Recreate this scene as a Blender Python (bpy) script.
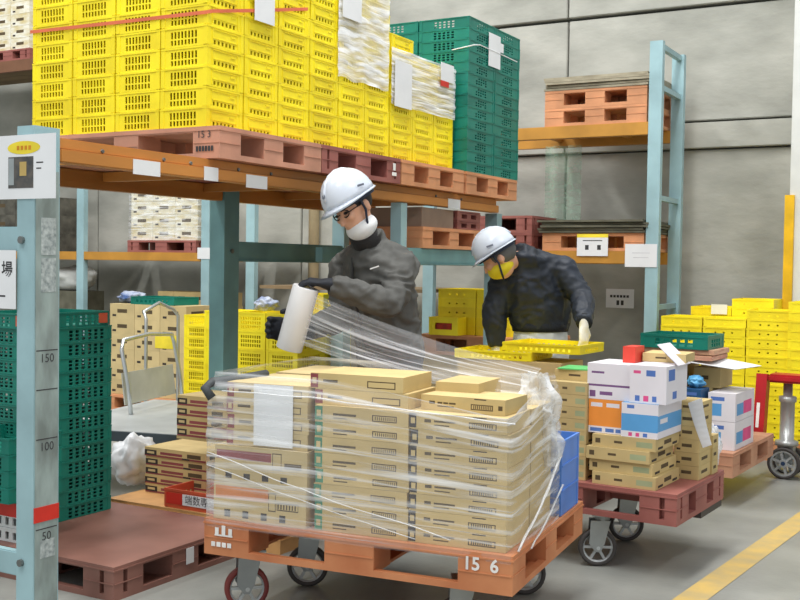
import bpy, bmesh, math, random
from mathutils import Vector, Matrix, noise
random.seed(7)
for o in list(bpy.data.objects): bpy.data.objects.remove(o)
S = bpy.context.scene
COL = S.collection

# ------------------------------------------------------------------ camera
FPX, CAMH = 1080.0, 1.38
TH, PITCH, ROLL = math.radians(29.5), math.radians(1.925), math.radians(0.84)
_v = Vector((-math.sin(TH), math.cos(TH), 0)); _r = Vector((math.cos(TH), math.sin(TH), 0)); _z = Vector((0, 0, 1))
FWD = _v * math.cos(PITCH) - _z * math.sin(PITCH)
_u0 = _z * math.cos(PITCH) + _v * math.sin(PITCH)
RGT = _r * math.cos(ROLL) + _u0 * math.sin(ROLL)
UPV = _u0 * math.cos(ROLL) - _r * math.sin(ROLL)
EYE = Vector((0, 0, CAMH))
cd = bpy.data.cameras.new('camera'); cam = bpy.data.objects.new('camera', cd); COL.objects.link(cam)
cd.sensor_width = 36.0; cd.lens = FPX / 800 * 36.0; cd.clip_end = 100
Mx = Matrix((RGT, UPV, -FWD)).transposed().to_4x4(); Mx.translation = EYE
cam.matrix_world = Mx
S.camera = cam

# ------------------------------------------------------------------ light
S.view_settings.view_transform = 'Standard'; S.view_settings.look = 'None'
S.view_settings.gamma = 1.0; S.view_settings.use_curve_mapping = False
S.view_settings.exposure = 0.12
W = bpy.data.worlds.new('world'); S.world = W; W.use_nodes = True
W.node_tree.nodes['Background'].inputs[0].default_value = (0.93, 0.97, 1.0, 1)
W.node_tree.nodes['Background'].inputs[1].default_value = 0.66
def area(name, loc, sx, sy, power, rz=0.0, col=(1, 0.99, 0.975)):
    l = bpy.data.lights.new(name, 'AREA'); l.shape = 'RECTANGLE'; l.size = sx; l.size_y = sy; l.energy = power; l.color = col
    o = bpy.data.objects.new(name, l); COL.objects.link(o); o.location = loc; o.rotation_euler = (0, 0, rz)
    return o
for lx, ly, pw in ((-6.0, 1.5, 170), (-6.0, 6.0, 170), (-2.4, -0.4, 190), (-2.0, 3.2, 190), (-1.6, 6.2, 130), (2.6, 2.5, 140), (-9.5, 5.0, 150)):
    area('ceiling_lamp_light', (lx, ly, 7.2), 0.6, 2.6, pw)

# ------------------------------------------------------------------ pixel helpers (photograph 800x600) -> places in the room
def ray(px, py): return FWD + RGT * ((px - 400) / FPX) - UPV * ((py - 300) / FPX)
def at(px, py, d): return EYE + ray(px, py) * d
def on_z(px, py, z): r = ray(px, py); return EYE + r * ((z - CAMH) / r.z)
def on_y(px, py, y): r = ray(px, py); return EYE + r * (y / r.y)
def on_x(px, py, x): r = ray(px, py); return EYE + r * (x / r.x)

# ------------------------------------------------------------------ materials
def lin(c):
    f = lambda u: u / 12.92 if u <= 0.04045 else ((u + 0.055) / 1.055) ** 2.4
    return tuple(f(u / 255) for u in c)
MATS = {}
def mat(name, rgb, rough=0.6, var=0.06, scale=6.0, bump=0.0, bscale=60.0, metal=0.0, rnd=0.0, rgb2=None, stretch=(1, 1, 1), spec=0.4, detail=5):
    if name in MATS: return MATS[name]
    m = bpy.data.materials.new(name); m.use_nodes = True; nt = m.node_tree; N = nt.nodes; L = nt.links
    b = N['Principled BSDF']; b.inputs['Roughness'].default_value = rough; b.inputs['Metallic'].default_value = metal
    b.inputs['Specular IOR Level'].default_value = spec
    tc = N.new('ShaderNodeTexCoord'); mp = N.new('ShaderNodeMapping'); mp.inputs['Scale'].default_value = stretch
    L.new(tc.outputs['Object'], mp.inputs['Vector'])
    nz = N.new('ShaderNodeTexNoise'); nz.inputs['Scale'].default_value = scale; nz.inputs['Detail'].default_value = detail
    oi = N.new('ShaderNodeObjectInfo')
    ad = N.new('ShaderNodeVectorMath'); ad.operation = 'ADD'
    sc = N.new('ShaderNodeVectorMath'); sc.operation = 'SCALE'; sc.inputs['Scale'].default_value = 7.0
    cx = N.new('ShaderNodeCombineXYZ'); L.new(oi.outputs['Random'], cx.inputs[0]); L.new(oi.outputs['Random'], cx.inputs[1])
    L.new(cx.outputs[0], sc.inputs[0]); L.new(mp.outputs[0], ad.inputs[0]); L.new(sc.outputs[0], ad.inputs[1])
    L.new(ad.outputs[0], nz.inputs['Vector'])
    cr = N.new('ShaderNodeValToRGB'); c = lin(rgb)
    if rgb2 is None:
        lo = [max(0, u * (1 - 2.2 * var)) for u in c]; hi = [min(1, u * (1 + 2.2 * var)) for u in c]
    else: lo, hi = lin(rgb2), c
    cr.color_ramp.elements[0].position = 0.32; cr.color_ramp.elements[1].position = 0.68
    cr.color_ramp.elements[0].color = (*lo, 1); cr.color_ramp.elements[1].color = (*hi, 1)
    L.new(nz.outputs['Fac'], cr.inputs[0])
    out = cr.outputs[0]
    if rnd:
        hs = N.new('ShaderNodeHueSaturation'); mr = N.new('ShaderNodeMapRange')
        mr.inputs['To Min'].default_value = 1 - rnd; mr.inputs['To Max'].default_value = 1 + rnd
        L.new(oi.outputs['Random'], mr.inputs[0]); L.new(mr.outputs[0], hs.inputs['Value']); L.new(out, hs.inputs['Color']); out = hs.outputs[0]
    L.new(out, b.inputs['Base Color'])
    if bump:
        n2 = N.new('ShaderNodeTexNoise'); n2.inputs['Scale'].default_value = bscale; n2.inputs['Detail'].default_value = 4
        L.new(ad.outputs[0], n2.inputs['Vector'])
        bp = N.new('ShaderNodeBump'); bp.inputs['Strength'].default_value = bump; bp.inputs['Distance'].default_value = 0.01
        L.new(n2.outputs['Fac'], bp.inputs['Height']); L.new(bp.outputs[0], b.inputs['Normal'])
    MATS[name] = m; return m

def film_mat(name, base=0.16, streak=0.6, stretch=(3, 40, 1), tint=(0.93, 0.95, 0.97), lo=0.50, hi=0.70, rot=0.0):
    m = bpy.data.materials.new(name); m.use_nodes = True; nt = m.node_tree; N = nt.nodes; L = nt.links
    for n in list(N): N.remove(n)
    o = N.new('ShaderNodeOutputMaterial'); mx = N.new('ShaderNodeMixShader'); tr = N.new('ShaderNodeBsdfTransparent')
    pb = N.new('ShaderNodeBsdfPrincipled'); pb.inputs['Base Color'].default_value = (*tint, 1); pb.inputs['Roughness'].default_value = 0.22
    uv = N.new('ShaderNodeUVMap'); mp = N.new('ShaderNodeMapping'); mp.inputs['Scale'].default_value = stretch; mp.inputs['Rotation'].default_value = (0, 0, rot)
    nz = N.new('ShaderNodeTexNoise'); nz.inputs['Scale'].default_value = 1.0; nz.inputs['Detail'].default_value = 6; nz.inputs['Distortion'].default_value = 0.6
    L.new(uv.outputs[0], mp.inputs[0]); L.new(mp.outputs[0], nz.inputs['Vector'])
    mr = N.new('ShaderNodeMapRange'); mr.inputs['From Min'].default_value = lo; mr.inputs['From Max'].default_value = hi
    mr.inputs['To Min'].default_value = base; mr.inputs['To Max'].default_value = streak
    L.new(nz.outputs['Fac'], mr.inputs[0]); L.new(mr.outputs[0], mx.inputs[0]); L.new(tr.outputs[0], mx.inputs[1]); L.new(pb.outputs[0], mx.inputs[2])
    bp = N.new('ShaderNodeBump'); bp.inputs['Strength'].default_value = 0.6; bp.inputs['Distance'].default_value = 0.01
    L.new(nz.outputs['Fac'], bp.inputs['Height']); L.new(bp.outputs[0], pb.inputs['Normal'])
    L.new(mx.outputs[0], o.inputs[0])
    return m

# ------------------------------------------------------------------ mesh builder
class MB:
    def __init__(s): s.v = []; s.f = []; s.uv = []; s.mi = []
    def quad(s, a, b, c, d, uv=None, mi=0):
        n = len(s.v); s.v += [tuple(a), tuple(b), tuple(c), tuple(d)]; s.f.append((n, n+1, n+2, n+3)); s.uv.append(uv or ((0,0),(1,0),(1,1),(0,1))); s.mi.append(mi); return s
    def poly(s, pts, mi=0):
        n = len(s.v); s.v += [tuple(p) for p in pts]; s.f.append(tuple(range(n, n+len(pts)))); s.uv.append([(0,0)]*len(pts)); s.mi.append(mi); return s
    def box(s, x0, x1, y0, y1, z0, z1, mi=0, R=None):
        p = [Vector((x, y, z)) for z in (z0, z1) for y in (y0, y1) for x in (x0, x1)]
        if R is not None: p = [R @ q for q in p]
        for a, b, c, d in ((0,2,3,1), (4,5,7,6), (0,1,5,4), (2,6,7,3), (0,4,6,2), (1,3,7,5)): s.quad(p[a], p[b], p[c], p[d], mi=mi)
        return s
    def bar(s, a, b, w, h, mi=0, up=Vector((0, 0, 1))):
        a, b = Vector(a), Vector(b); d = (b - a); l = d.length; d.normalize()
        x = d.cross(up)
        if x.length < 1e-4: x = d.cross(Vector((0, 1, 0)))
        x.normalize(); y = x.cross(d)
        R = Matrix((x, d, y)).transposed().to_4x4(); R.translation = a
        return s.box(-w/2, w/2, 0, l, -h/2, h/2, mi, R)
    def tube(s, pts, r, seg=8, mi=0, cap=True, squash=None):
        pts = [Vector(p) for p in pts]; rs = r if isinstance(r, (list, tuple)) else [r] * len(pts)
        rings = []; prev = None
        for i, p in enumerate(pts):
            d = (pts[min(i+1, len(pts)-1)] - pts[max(i-1, 0)]).normalized()
            if prev is None:
                x = d.cross(Vector((0, 0, 1)))
                if x.length < 1e-3: x = d.cross(Vector((0, 1, 0)))
            else: x = prev - d * prev.dot(d)
            x.normalize(); prev = x; y = d.cross(x)
            sq = squash or 1.0
            rings.append([p + x * rs[i] * math.cos(2*math.pi*k/seg) + y * rs[i] * sq * math.sin(2*math.pi*k/seg) for k in range(seg)])
        return s.rings(rings, cap, mi)
    def rings(s, rings, cap=True, mi=0, close=True):
        n0 = len(s.v); m = len(rings[0])
        for r in rings: s.v += [tuple(p) for p in r]
        for i in range(len(rings)-1):
            for k in range(m if close else m-1):
                a = n0+i*m+k; b = n0+i*m+(k+1) % m
                s.f.append((a, b, b+m, a+m)); s.mi.append(mi)
                u0, u1 = k/m, (k+1)/m; w0, w1 = i/(len(rings)-1), (i+1)/(len(rings)-1)
                s.uv.append(((u0,w0),(u1,w0),(u1,w1),(u0,w1)))
        if cap:
            s.f.append(tuple(n0+k for k in reversed(range(m)))); s.mi.append(mi); s.uv.append([(0,0)]*m)
            q = n0+(len(rings)-1)*m
            s.f.append(tuple(q+k for k in range(m))); s.mi.append(mi); s.uv.append([(0,0)]*m)
        return s
    def lathe(s, prof, c=(0,0,0), axis=(0,0,1), seg=20, mi=0, cap=False):
        c = Vector(c); d = Vector(axis).normalized(); x = d.cross(Vector((0,0,1)))
        if x.length < 1e-3: x = Vector((1,0,0))
        x.normalize(); y = d.cross(x)
        return s.rings([[c + d*h + x*r*math.cos(2*math.pi*k/seg) + y*r*math.sin(2*math.pi*k/seg) for k in range(seg)] for r, h in prof], cap, mi)
    def panel(s, O, U, V, N, w, h, holes, t, mi=0):
        O, U, V, N = Vector(O), Vector(U), Vector(V), Vector(N)
        xs = sorted({0.0, w} | {round(q, 5) for a in holes for q in (a[0], a[1])}); zs = sorted({0.0, h} | {round(q, 5) for a in holes for q in (a[2], a[3])})
        P = lambda x, z, k: O + U*x + V*z - N*(t*k)
        for j in range(len(zs)-1):
            z0, z1 = zs[j], zs[j+1]; zm = (z0+z1)/2
            hs = sorted([(a[0], a[1]) for a in holes if a[2] < zm < a[3]])
            x = 0.0; solid = []
            for a, b in hs:
                if a > x + 1e-6: solid.append((x, a))
                x = max(x, b)
            if x < w - 1e-6: solid.append((x, w))
            for a, b in solid:
                s.quad(P(a,z0,0), P(b,z0,0), P(b,z1,0), P(a,z1,0), mi=mi); s.quad(P(b,z0,1), P(a,z0,1), P(a,z1,1), P(b,z1,1), mi=mi)
        for a, b, c, d in holes:
            s.quad(P(a,c,0), P(a,d,0), P(a,d,1), P(a,c,1), mi=mi); s.quad(P(b,d,0), P(b,c,0), P(b,c,1), P(b,d,1), mi=mi)
            s.quad(P(b,c,0), P(a,c,0), P(a,c,1), P(b,c,1), mi=mi); s.quad(P(a,d,0), P(b,d,0), P(b,d,1), P(a,d,1), mi=mi)
        s.quad(P(0,h,0), P(w,h,0), P(w,h,1), P(0,h,1), mi=mi); s.quad(P(w,0,0), P(0,0,0), P(0,0,1), P(w,0,1), mi=mi)
        s.quad(P(0,0,0), P(0,h,0), P(0,h,1), P(0,0,1), mi=mi); s.quad(P(w,h,0), P(w,0,0), P(w,0,1), P(w,h,1), mi=mi)
        return s
    def mesh(s, name, mats, smooth=False):
        me = bpy.data.meshes.new(name); me.from_pydata(s.v, [], s.f)
        ul = me.uv_layers.new(name='UVMap'); k = 0
        for i, f in enumerate(s.f):
            for q in range(len(f)): ul.data[k].uv = s.uv[i][q]; k += 1
        for m in (mats if isinstance(mats, (list, tuple)) else [mats]): me.materials.append(m)
        for p, mi in zip(me.polygons, s.mi): p.material_index = mi; p.use_smooth = smooth
        me.update(); return me

def link(name, me, parent=None, loc=None, rz=0.0):
    o = bpy.data.objects.new(name, me); COL.objects.link(o)
    if parent: o.parent = parent
    if loc is not None: o.location = loc
    if rz: o.rotation_euler = (0, 0, rz)
    return o
def obj(name, mb, mats, parent=None, loc=None, rz=0.0, smooth=False, bevel=0.0):
    me = mb.mesh(name, mats, smooth)
    if bevel or smooth:
        bm = bmesh.new(); bm.from_mesh(me); bmesh.ops.remove_doubles(bm, verts=bm.verts, dist=1e-5)
        if bevel:
            es = [e for e in bm.edges if len(e.link_faces) == 2 and e.calc_face_angle(0) > 0.6]
            bmesh.ops.bevel(bm, geom=es, offset=bevel, segments=2, affect='EDGES', clamp_overlap=True)
        bm.to_mesh(me); bm.free()
    return link(name, me, parent, loc, rz)
def empty(name, loc, rz=0.0):
    o = bpy.data.objects.new(name, None); COL.objects.link(o); o.location = loc; o.rotation_euler = (0, 0, rz); o.empty_display_size = 0.1
    return o
def tag(o, label, cat, group=None, kind=None):
    if label: o['label'] = label
    if cat: o['category'] = cat
    if group: o['group'] = group
    if kind: o['kind'] = kind
    return o
def struct(o): o['kind'] = 'structure'; return o
ORD = ['zeroth', 'first', 'second', 'third', 'fourth', 'fifth', 'sixth', 'seventh', 'eighth', 'ninth', 'tenth', 'eleventh', 'twelfth', 'thirteenth', 'fourteenth', 'fifteenth', 'sixteenth']
def dup(root, loc, rz=0.0, label=None, group=None):
    r = root.copy(); COL.objects.link(r); r.location = loc; r.rotation_euler = (0, 0, rz)
    if label: r['label'] = label
    if group: r['group'] = group
    for ch in list(root.children):
        c = ch.copy(); COL.objects.link(c); c.parent = r
        for g in list(ch.children):
            d = g.copy(); COL.objects.link(d); d.parent = c
    return r
def text_mesh(txt, size, bold=0.0):
    cu = bpy.data.curves.new('lettering', 'FONT'); cu.body = txt; cu.size = size; cu.align_x = 'CENTER'; cu.align_y = 'CENTER'; cu.resolution_u = 3; cu.offset = bold
    o = bpy.data.objects.new('tmp', cu); COL.objects.link(o)
    me = bpy.data.meshes.new_from_object(o.evaluated_get(bpy.context.evaluated_depsgraph_get()))
    bpy.data.objects.remove(o); return me
def lettering(txt, size, m, parent, loc, face='-y', name='lettering', bold=0.0):
    """flat print on the face of a thing; loc in the thing's own frame"""
    me = text_mesh(txt, size, bold); me.materials.clear(); me.materials.append(m)
    o = link(name, me, parent, loc)
    o.rotation_euler = {'-y': (math.pi/2, 0, 0), '+x': (math.pi/2, 0, math.pi/2), '+z': (0, 0, 0)}[face]
    return o
def prints(parent, m, boxes, name='print'):
    for q in boxes: obj(name, MB().box(*q), m, parent)
def patch(name, parent, m, face, a0, a1, z0, z1, at_, t=0.0012):
    """thin paper or print lying on a face: '-y' spans x, '+x' spans y"""
    b = MB()
    if face == '-y': b.box(a0, a1, at_ - t, at_, z0, z1)
    else: b.box(at_, at_ + t, a0, a1, z0, z1)
    return obj(name, b, m, parent)

# ================================================================== the setting
WALL_Y = 9.3
m_conc = mat('concrete_wall', (187, 187, 178), 0.9, rgb2=(147, 148, 140), scale=2.0, bump=0.3, bscale=18, stretch=(0.7, 1, 1.4), detail=10)
m_joint = mat('joint_dark', (92, 92, 86), 0.95)
m_floor = mat('concrete_floor', (156, 157, 151), 0.42, rgb2=(122, 124, 119), scale=1.6, bump=0.12, bscale=40, detail=9)
m_yline = mat('yellow_floor_paint', (204, 172, 98), 0.6, rgb2=(178, 158, 112), scale=9, detail=8)
fl = struct(obj('floor', MB().box(-17, 8, -5, WALL_Y + 0.4, -0.2, 0), m_floor))
a, b = on_z(690, 600, 0), on_z(800, 521, 0); d = (b - a).normalized(); n = Vector((-d.y, d.x, 0)) * 0.06
p0, p1 = a - d * 2.5, b + d * 4.0
obj('painted_line', MB().poly([p0 - n + _z * .002, p1 - n + _z * .002, p1 + n + _z * .002, p0 + n + _z * .002]), m_yline, fl)
za, zb, zc = on_y(735, 120, WALL_Y).z, on_y(735, 148, WALL_Y).z, on_y(600, 17, WALL_Y).z
xj = on_y(568, 60, WALL_Y).x
wb = struct(obj('wall_back', MB().box(-17, 8, WALL_Y + 0.06, WALL_Y + 0.3, 0, 6.5), m_joint))
for k in range(-4, 4):
    x0, x1 = xj + k * 2.9 + 0.008, xj + (k + 1) * 2.9 - 0.008
    for z0, z1, y0 in ((0, zb - 0.006, 0), (zb + 0.006, za - 0.012, -0.05), (za + 0.012, zc - 0.014, 0), (zc + 0.014, 6.4, -0.02)):
        obj('wall_panel', MB().box(x0, x1, WALL_Y + y0, WALL_Y + 0.08, z0, z1), m_conc, wb, bevel=0.006)
wl = struct(obj('wall_left', MB().box(-17.2, -17, -5, WALL_Y + 0.3, 0, 6.5), m_conc))
m_white = mat('white_paint', (214, 216, 212), 0.6, var=0.03)
m_yel = mat('yellow_paint', (226, 178, 24), 0.5, var=0.08)
px0 = on_y(789.5, 200, 8.8).x
pil = struct(obj('pillar', MB().box(px0, px0 + 0.7, 8.8, WALL_Y - 0.06, 0, 6.4), m_white, bevel=0.01))
z0g, z1g = on_y(790, 302, 8.78).z, on_y(790, 195, 8.78).z
obj('corner_guard', MB().box(px0 - 0.03, px0 + 0.04, 8.77, 8.8, 0.1, z1g).box(px0 - 0.03, px0, 8.8, 8.96, 0.1, z1g), m_yel, pil)
# conduits on the back wall behind the racking
q = on_y(314, 225, WALL_Y - 0.06)
m_pipe = mat('beige_pipe', (176, 160, 128), 0.5)
struct(obj('wall_pipe', MB().tube([(q.x, q.y, 0), (q.x, q.y, 5)], 0.055, 12), m_pipe, smooth=True))

# ================================================================== racking
m_teal = mat('rack_teal_paint', (152, 184, 190), 0.45, var=0.06, scale=4, bump=0.03)
m_tealg = mat('rack_scuffed_grey', (160, 176, 172), 0.5, rgb2=(118, 128, 124), scale=14, stretch=(1, 1, 0.35), detail=8)
m_tealk = mat('rack_dark_teal', (108, 150, 152), 0.5, var=0.08, scale=4)
m_orange = mat('beam_orange_paint', (180, 120, 56), 0.5, var=0.14, scale=3, stretch=(1, 0.3, 1))
m_olite = mat('beam_yellow_orange', (186, 134, 56), 0.5, var=0.08, scale=4)
m_bolt = mat('bolt_steel', (120, 124, 122), 0.4, metal=0.6)
m_paper = mat('white_paper', (226, 228, 230), 0.8, var=0.015)
m_ink = mat('print_ink', (60, 60, 62), 0.8)
m_red = mat('red_tape', (206, 52, 40), 0.5)
RX, BT = -3.08, 1.83
rackA = tag(empty('pallet_rack', (RX, 2.83, 0)), 'long pallet rack with teal posts and orange beams carrying yellow crates', 'rack')
def rp(name, mb, m, **k):   # part of the near rack, given in room coordinates
    o = obj(name, mb, m, rackA, (-RX, -2.83, 0), **k); return o
def upright(xa, xb, ya, yb, z1, m):   # folded C section, open to the rack side
    t = 0.012; b = MB()
    b.box(xa, xb, ya, ya + t, 0.01, z1); b.box(xb - t, xb, ya + t, yb - t, 0.01, z1); b.box(xa, xb, yb - t, yb, 0.01, z1); b.box(xa, xa + t, ya + t, ya + 0.03, 0.01, z1)
    return b
u1 = rp('upright', upright(RX - 0.088, RX, 2.75, 2.87, BT + 0.03, m_teal), m_teal)
obj('side_plate', MB().box(RX, RX + 0.003, 2.756, 2.864, 0.02, BT - .13), m_tealg, u1)
obj('foot_plate', MB().box(RX - 0.12, RX + 0.03, 2.72, 2.9, 0, 0.01), m_tealk, u1)
LX = RX - 1.05
u2 = rp('upright', upright(LX - 0.06, LX + 0.05, 5.08, 5.22, BT - 0.002, m_tealk), m_tealk)
u3 = rp('upright', upright(LX - 0.06, LX + 0.04, 6.42, 6.52, BT - 0.002, m_teal), m_teal)
rp('upright', upright(RX - 0.08, RX - 0.01, 5.46, 5.53, BT - 0.095, m_teal), m_teal)
u4 = rp('upright', upright(RX - 0.1, RX - 0.01, 6.80, 6.88, BT - 0.095, m_teal), m_teal)
for ya in (2.75, 6.85):
    rp('upright', upright(RX - 1.09, RX - 1.01, ya, ya + 0.1, BT - 0.02 if ya < 3 else BT - 0.095, m_tealk), m_tealk)
# frame braces across the near end, beside the left edge of the picture
for zc_ in (on_y(10, 239, 2.78).z, on_y(10, 561, 2.78).z):
    rp('brace', MB().box(RX - 1.01, RX - 0.09, 2.765, 2.80, zc_ - 0.045, zc_ + 0.045), m_teal, bevel=0.004)
bz = [on_y(38, 240, 2.75).z, on_y(28, 564, 2.75).z]
for z_ in bz:
    rp('bolt', MB().lathe([(0.001, 0), (0.014, 0), (0.014, 0.012), (0.001, 0.012)], (RX - 0.06, 2.75, z_), (0, -1, 0), 8), m_bolt)
def beam(x_out, y0, y1, zt, m, sgn=1):   # stepped box beam: set-back upper web, proud lower lip
    b = MB(); f = lambda u, v: (min(x_out - sgn*u, x_out - sgn*v), max(x_out - sgn*u, x_out - sgn*v))
    b.box(*f(0.02, 0.06), y0, y1, zt - 0.042, zt); b.box(*f(0.0, 0.06), y0, y1, zt - 0.092, zt - 0.042)
    return b
bm1 = rp('beam', beam(RX + 0.004, 2.872, 6.798, BT, m_orange), m_orange, bevel=0.004)
for ya, yb in ((2.86, 5.075), (5.225, 6.415), (6.525, 6.845)): rp('beam', beam(LX - 0.02, ya, yb, BT, m_orange, -1), m_orange, bevel=0.004)
for y_ in (3.1, 3.45, 3.62, 3.95, 4.2, 5.1, 5.9, 6.25):
    rp('rivet', MB().lathe([(0.001, 0), (0.009, 0), (0.007, 0.006), (0.001, 0.006)], (RX - 0.016, y_, BT - 0.03), (1, 0, 0), 8), m_bolt)
for y_ in (3.3, 4.1, 4.9, 5.7, 6.5):
    rp('cross_bar', MB().box(LX + 0.04, RX - 0.06, y_, y_ + 0.04, BT - 0.05, BT - 0.003), m_orange)
gz0, gz1 = 1.385, 1.475
rp('lower_beam', MB().box(LX - 0.02, LX + 0.03, 5.22, 6.42, 1.39, 1.5).box(LX - 0.02, LX + 0.045, 5.22, 6.42, 1.378, 1.39), m_tealk, bevel=0.004)
rp('lower_beam', MB().box(RX - 0.05, RX - 0.008, 5.53, 6.80, gz0, gz1).box(RX - 0.05, RX + 0.004, 5.53, 6.80, gz0 - 0.012, gz0), m_tealk, bevel=0.004)
rp('cross_bar', MB().box(RX - .6, RX - .05, 5.9, 5.95, gz0, gz1), m_tealk); rp('cross_bar', MB().box(RX - .6, RX - .05, 6.7, 6.75, gz0, gz1), m_tealk); rp('cross_bar', MB().box(RX - .65, RX - .6, 5.53, 6.8, gz0, gz1), m_tealk)
for y_, x_ in ((5.15, LX + .05), (6.40, LX + .03), (6.47, LX + .04)):
    rp('bolt', MB().lathe([(0.001, 0), (0.014, 0), (0.014, 0.01), (0.001, 0.01)], (x_, y_, 1.44), (1, 0, 0), 8), m_bolt)
# paper slips on the orange beam
for x0, x1, ym in ((133, 160, 168), (204, 218, 174), (246, 267, 182), (448, 460, 204)):
    y0, y1 = on_x(x0, ym, RX + 0.005).y, on_x(x1, ym, RX + 0.005).y; zm = on_x((x0 + x1) / 2, ym, RX + 0.005).z
    rp('paper_slip', MB().box(RX + 0.005, RX + 0.007, y0, y1, zm - 0.03, zm + 0.03), m_paper)
# height gauge and notices on the near upright
def mark(y, txt):
    z = on_x(50, y, RX + 0.003).z
    obj('gauge_line', MB().box(RX + 0.003, RX + 0.0036, 2.76, 2.86, z - 0.002, z + 0.002), m_ink, u1)
    if txt: lettering(txt, 0.045, m_ink, u1, (RX + 0.0038, 2.81, z - 0.03), '+x', 'gauge_number')
mark(350, '150'); mark(389, ''); mark(438, '100'); mark(527, '50')
zt_ = on_x(50, 512, RX).z
obj('red_band', MB().box(RX - 0.0, RX + 0.005, 2.752, 2.868, zt_ - 0.028, zt_ + 0.028), m_red, u1)
m_scuff = mat('scuff_residue', (128, 138, 138), 0.7, rgb2=(186, 194, 192), scale=60, detail=6)
for ya_, yb_ in ((218, 255), (258, 292), (538, 556)):
    obj('tape_residue', MB().box(RX + 0.003, RX + 0.0038, 2.78, 2.85, on_x(50, yb_, RX).z, on_x(50, ya_, RX).z), m_scuff, u1)

# notices taped to the rack end
m_yink = mat('yellow_ink', (238, 216, 60), 0.8)
m_pic = mat('printed_picture', (108, 100, 92), 0.7, rgb2=(60, 66, 70), scale=22)
m_pic2 = mat('printed_picture_light', (186, 160, 96), 0.7)
def notice(name, x0, x1, y0, y1, wy, label):
    a_, b_ = on_y(x0, (y0 + y1) / 2, wy), on_y(x1, (y0 + y1) / 2, wy)
    zt, zb_ = on_y((x0 + x1) / 2, y0, wy).z, on_y((x0 + x1) / 2, y1, wy).z
    w_, h_ = abs(b_.x - a_.x), zt - zb_
    o = obj(name, MB().box(-w_/2, w_/2, -0.0015, 0, 0, h_), m_paper, loc=((a_.x + b_.x) / 2, wy, zb_))
    return tag(o, label, 'sign'), w_, h_
s1, w_, h_ = notice('notice_sheet', -14, 56, 135, 199, 2.748, 'white notice with yellow oval and dark photograph taped to the nearest rack post')
ov = MB().poly([(0.02 + 0.085 * math.cos(t * math.pi / 12), -0.0022, h_ * 0.80 + 0.024 * math.sin(t * math.pi / 12)) for t in range(24)])
obj('yellow_oval', ov, m_yink, s1)
prints(s1, mat('orange_ink', (200, 130, 30), 0.8), [(-.015 + k * .02, -.002 + k * .02, -.0028, -.0023, h_ * .765, h_ * .83) for k in range(4)])
obj('photo', MB().box(-0.06, 0.07, -0.0024, -0.0016, h_ * 0.17, h_ * 0.66), m_pic, s1)
prints(s1, m_pic2, ((-0.0, 0.035, -0.003, -0.0025, h_ * 0.36, h_ * 0.58),), 'photo_detail'); prints(s1, mat('printed_picture_pale', (150, 158, 160), .7), ((-0.058, -0.03, -0.003, -0.0025, h_ * 0.22, h_ * 0.64),), 'photo_detail')
prints(s1, m_ink, ((0.085, 0.12, -0.002, -0.0016, h_ * 0.55, h_ * 0.57), (0.085, 0.11, -0.002, -0.0016, h_ * 0.46, h_ * 0.48)))
s2, w_, h_ = notice('notice_sheet', -30, 16, 250, 308, 2.74, 'white sheet with bold black character hanging at the left edge below the rack brace')
lettering('場', 0.06, m_ink, s2, (w_ * 0.5 - 0.045, -0.0022, h_ * 0.66), bold=.001)
obj('print', MB().box(0.02, 0.07, -0.002, -0.0016, h_ * 0.2, h_ * 0.23), m_ink, s2)

# ------------------------------------------------------------------ rack along the back wall
BY = 8.2
upx = on_y(652, 300, BY).x
rackB = tag(empty('pallet_rack', (upx, BY, 0)), 'tall pale blue rack along the concrete back wall holding orange pallets', 'rack')
def bp_(name, mb, m, **k): return obj(name, mb, m, rackB, (-upx, -BY, 0), **k)
ztop = on_y(663, 40, BY).z
def frame(xc, z1, depth=0.62):
    if not depth: bp_('upright', upright(xc - 0.05, xc + 0.05, BY, BY + 0.06, z1, m_teal), m_teal); return
    for y_ in (BY, BY + depth): bp_('upright', upright(xc - 0.06, xc + 0.04, y_, y_ + 0.06, z1, m_teal), m_teal)
    z = 0.2
    while z < z1:
        bp_('brace', MB().box(xc - 0.02, xc + 0.02, BY + 0.06, BY + depth, z, z + 0.04), m_teal); z += 0.85
    bp_('brace', MB().box(xc - 0.02, xc + 0.02, BY + 0.06, BY + depth, z1 - 0.05, z1 - 0.01), m_teal)
frame(upx, ztop)
zu, zl = on_y(600, 124, BY).z, on_y(600, 251, BY).z
frx = [on_y(x, 260, BY).x for x in (428, 250, 205, 80)] 
for xx in frx: frame(xx, zu - 0.1 if xx is not frx[0] else zu, 0)
x520 = upx - 0.06
for zt in (zu, zl):
    bp_('beam', MB().box(frx[0] + 0.04, x520, BY + 0.005, BY + 0.055, zt - 0.1, zt), m_olite, bevel=0.004)
    bp_('beam', MB().box(frx[0] + 0.04, x520, BY + 0.62, BY + 0.67, zt - 0.1, zt), m_olite)
    for k in range(3):
        xx = frx[0] + 0.3 + k * 0.62; bp_('cross_bar', MB().box(xx, xx + 0.05, BY + 0.055, BY + 0.62, zt - 0.05, zt - 0.003), m_olite)
zl2 = on_y(125, 252, BY).z
bp_('beam', MB().box(frx[3] + 0.04, frx[2] - 0.06, BY + 0.005, BY + 0.055, zl2 - 0.085, zl2), m_olite, bevel=0.004)
bp_('beam', MB().box(frx[3] - 2.6, frx[3] - 0.06, BY + 0.005, BY + 0.055, zl2 - 0.085, zl2), m_olite)
bp_('beam', MB().box(frx[3] + 0.04, frx[2] - 0.06, BY + 0.62, BY + 0.67, zl2 - 0.085, zl2), m_olite)
zh = on_y(15, 60, BY).z
bp_('beam', MB().box(frx[3] - 2.6, frx[3] - 0.06, BY + 0.005, BY + 0.055, zh - 0.12, zh), mat('beam_brown', (120, 84, 62), 0.6))
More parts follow.
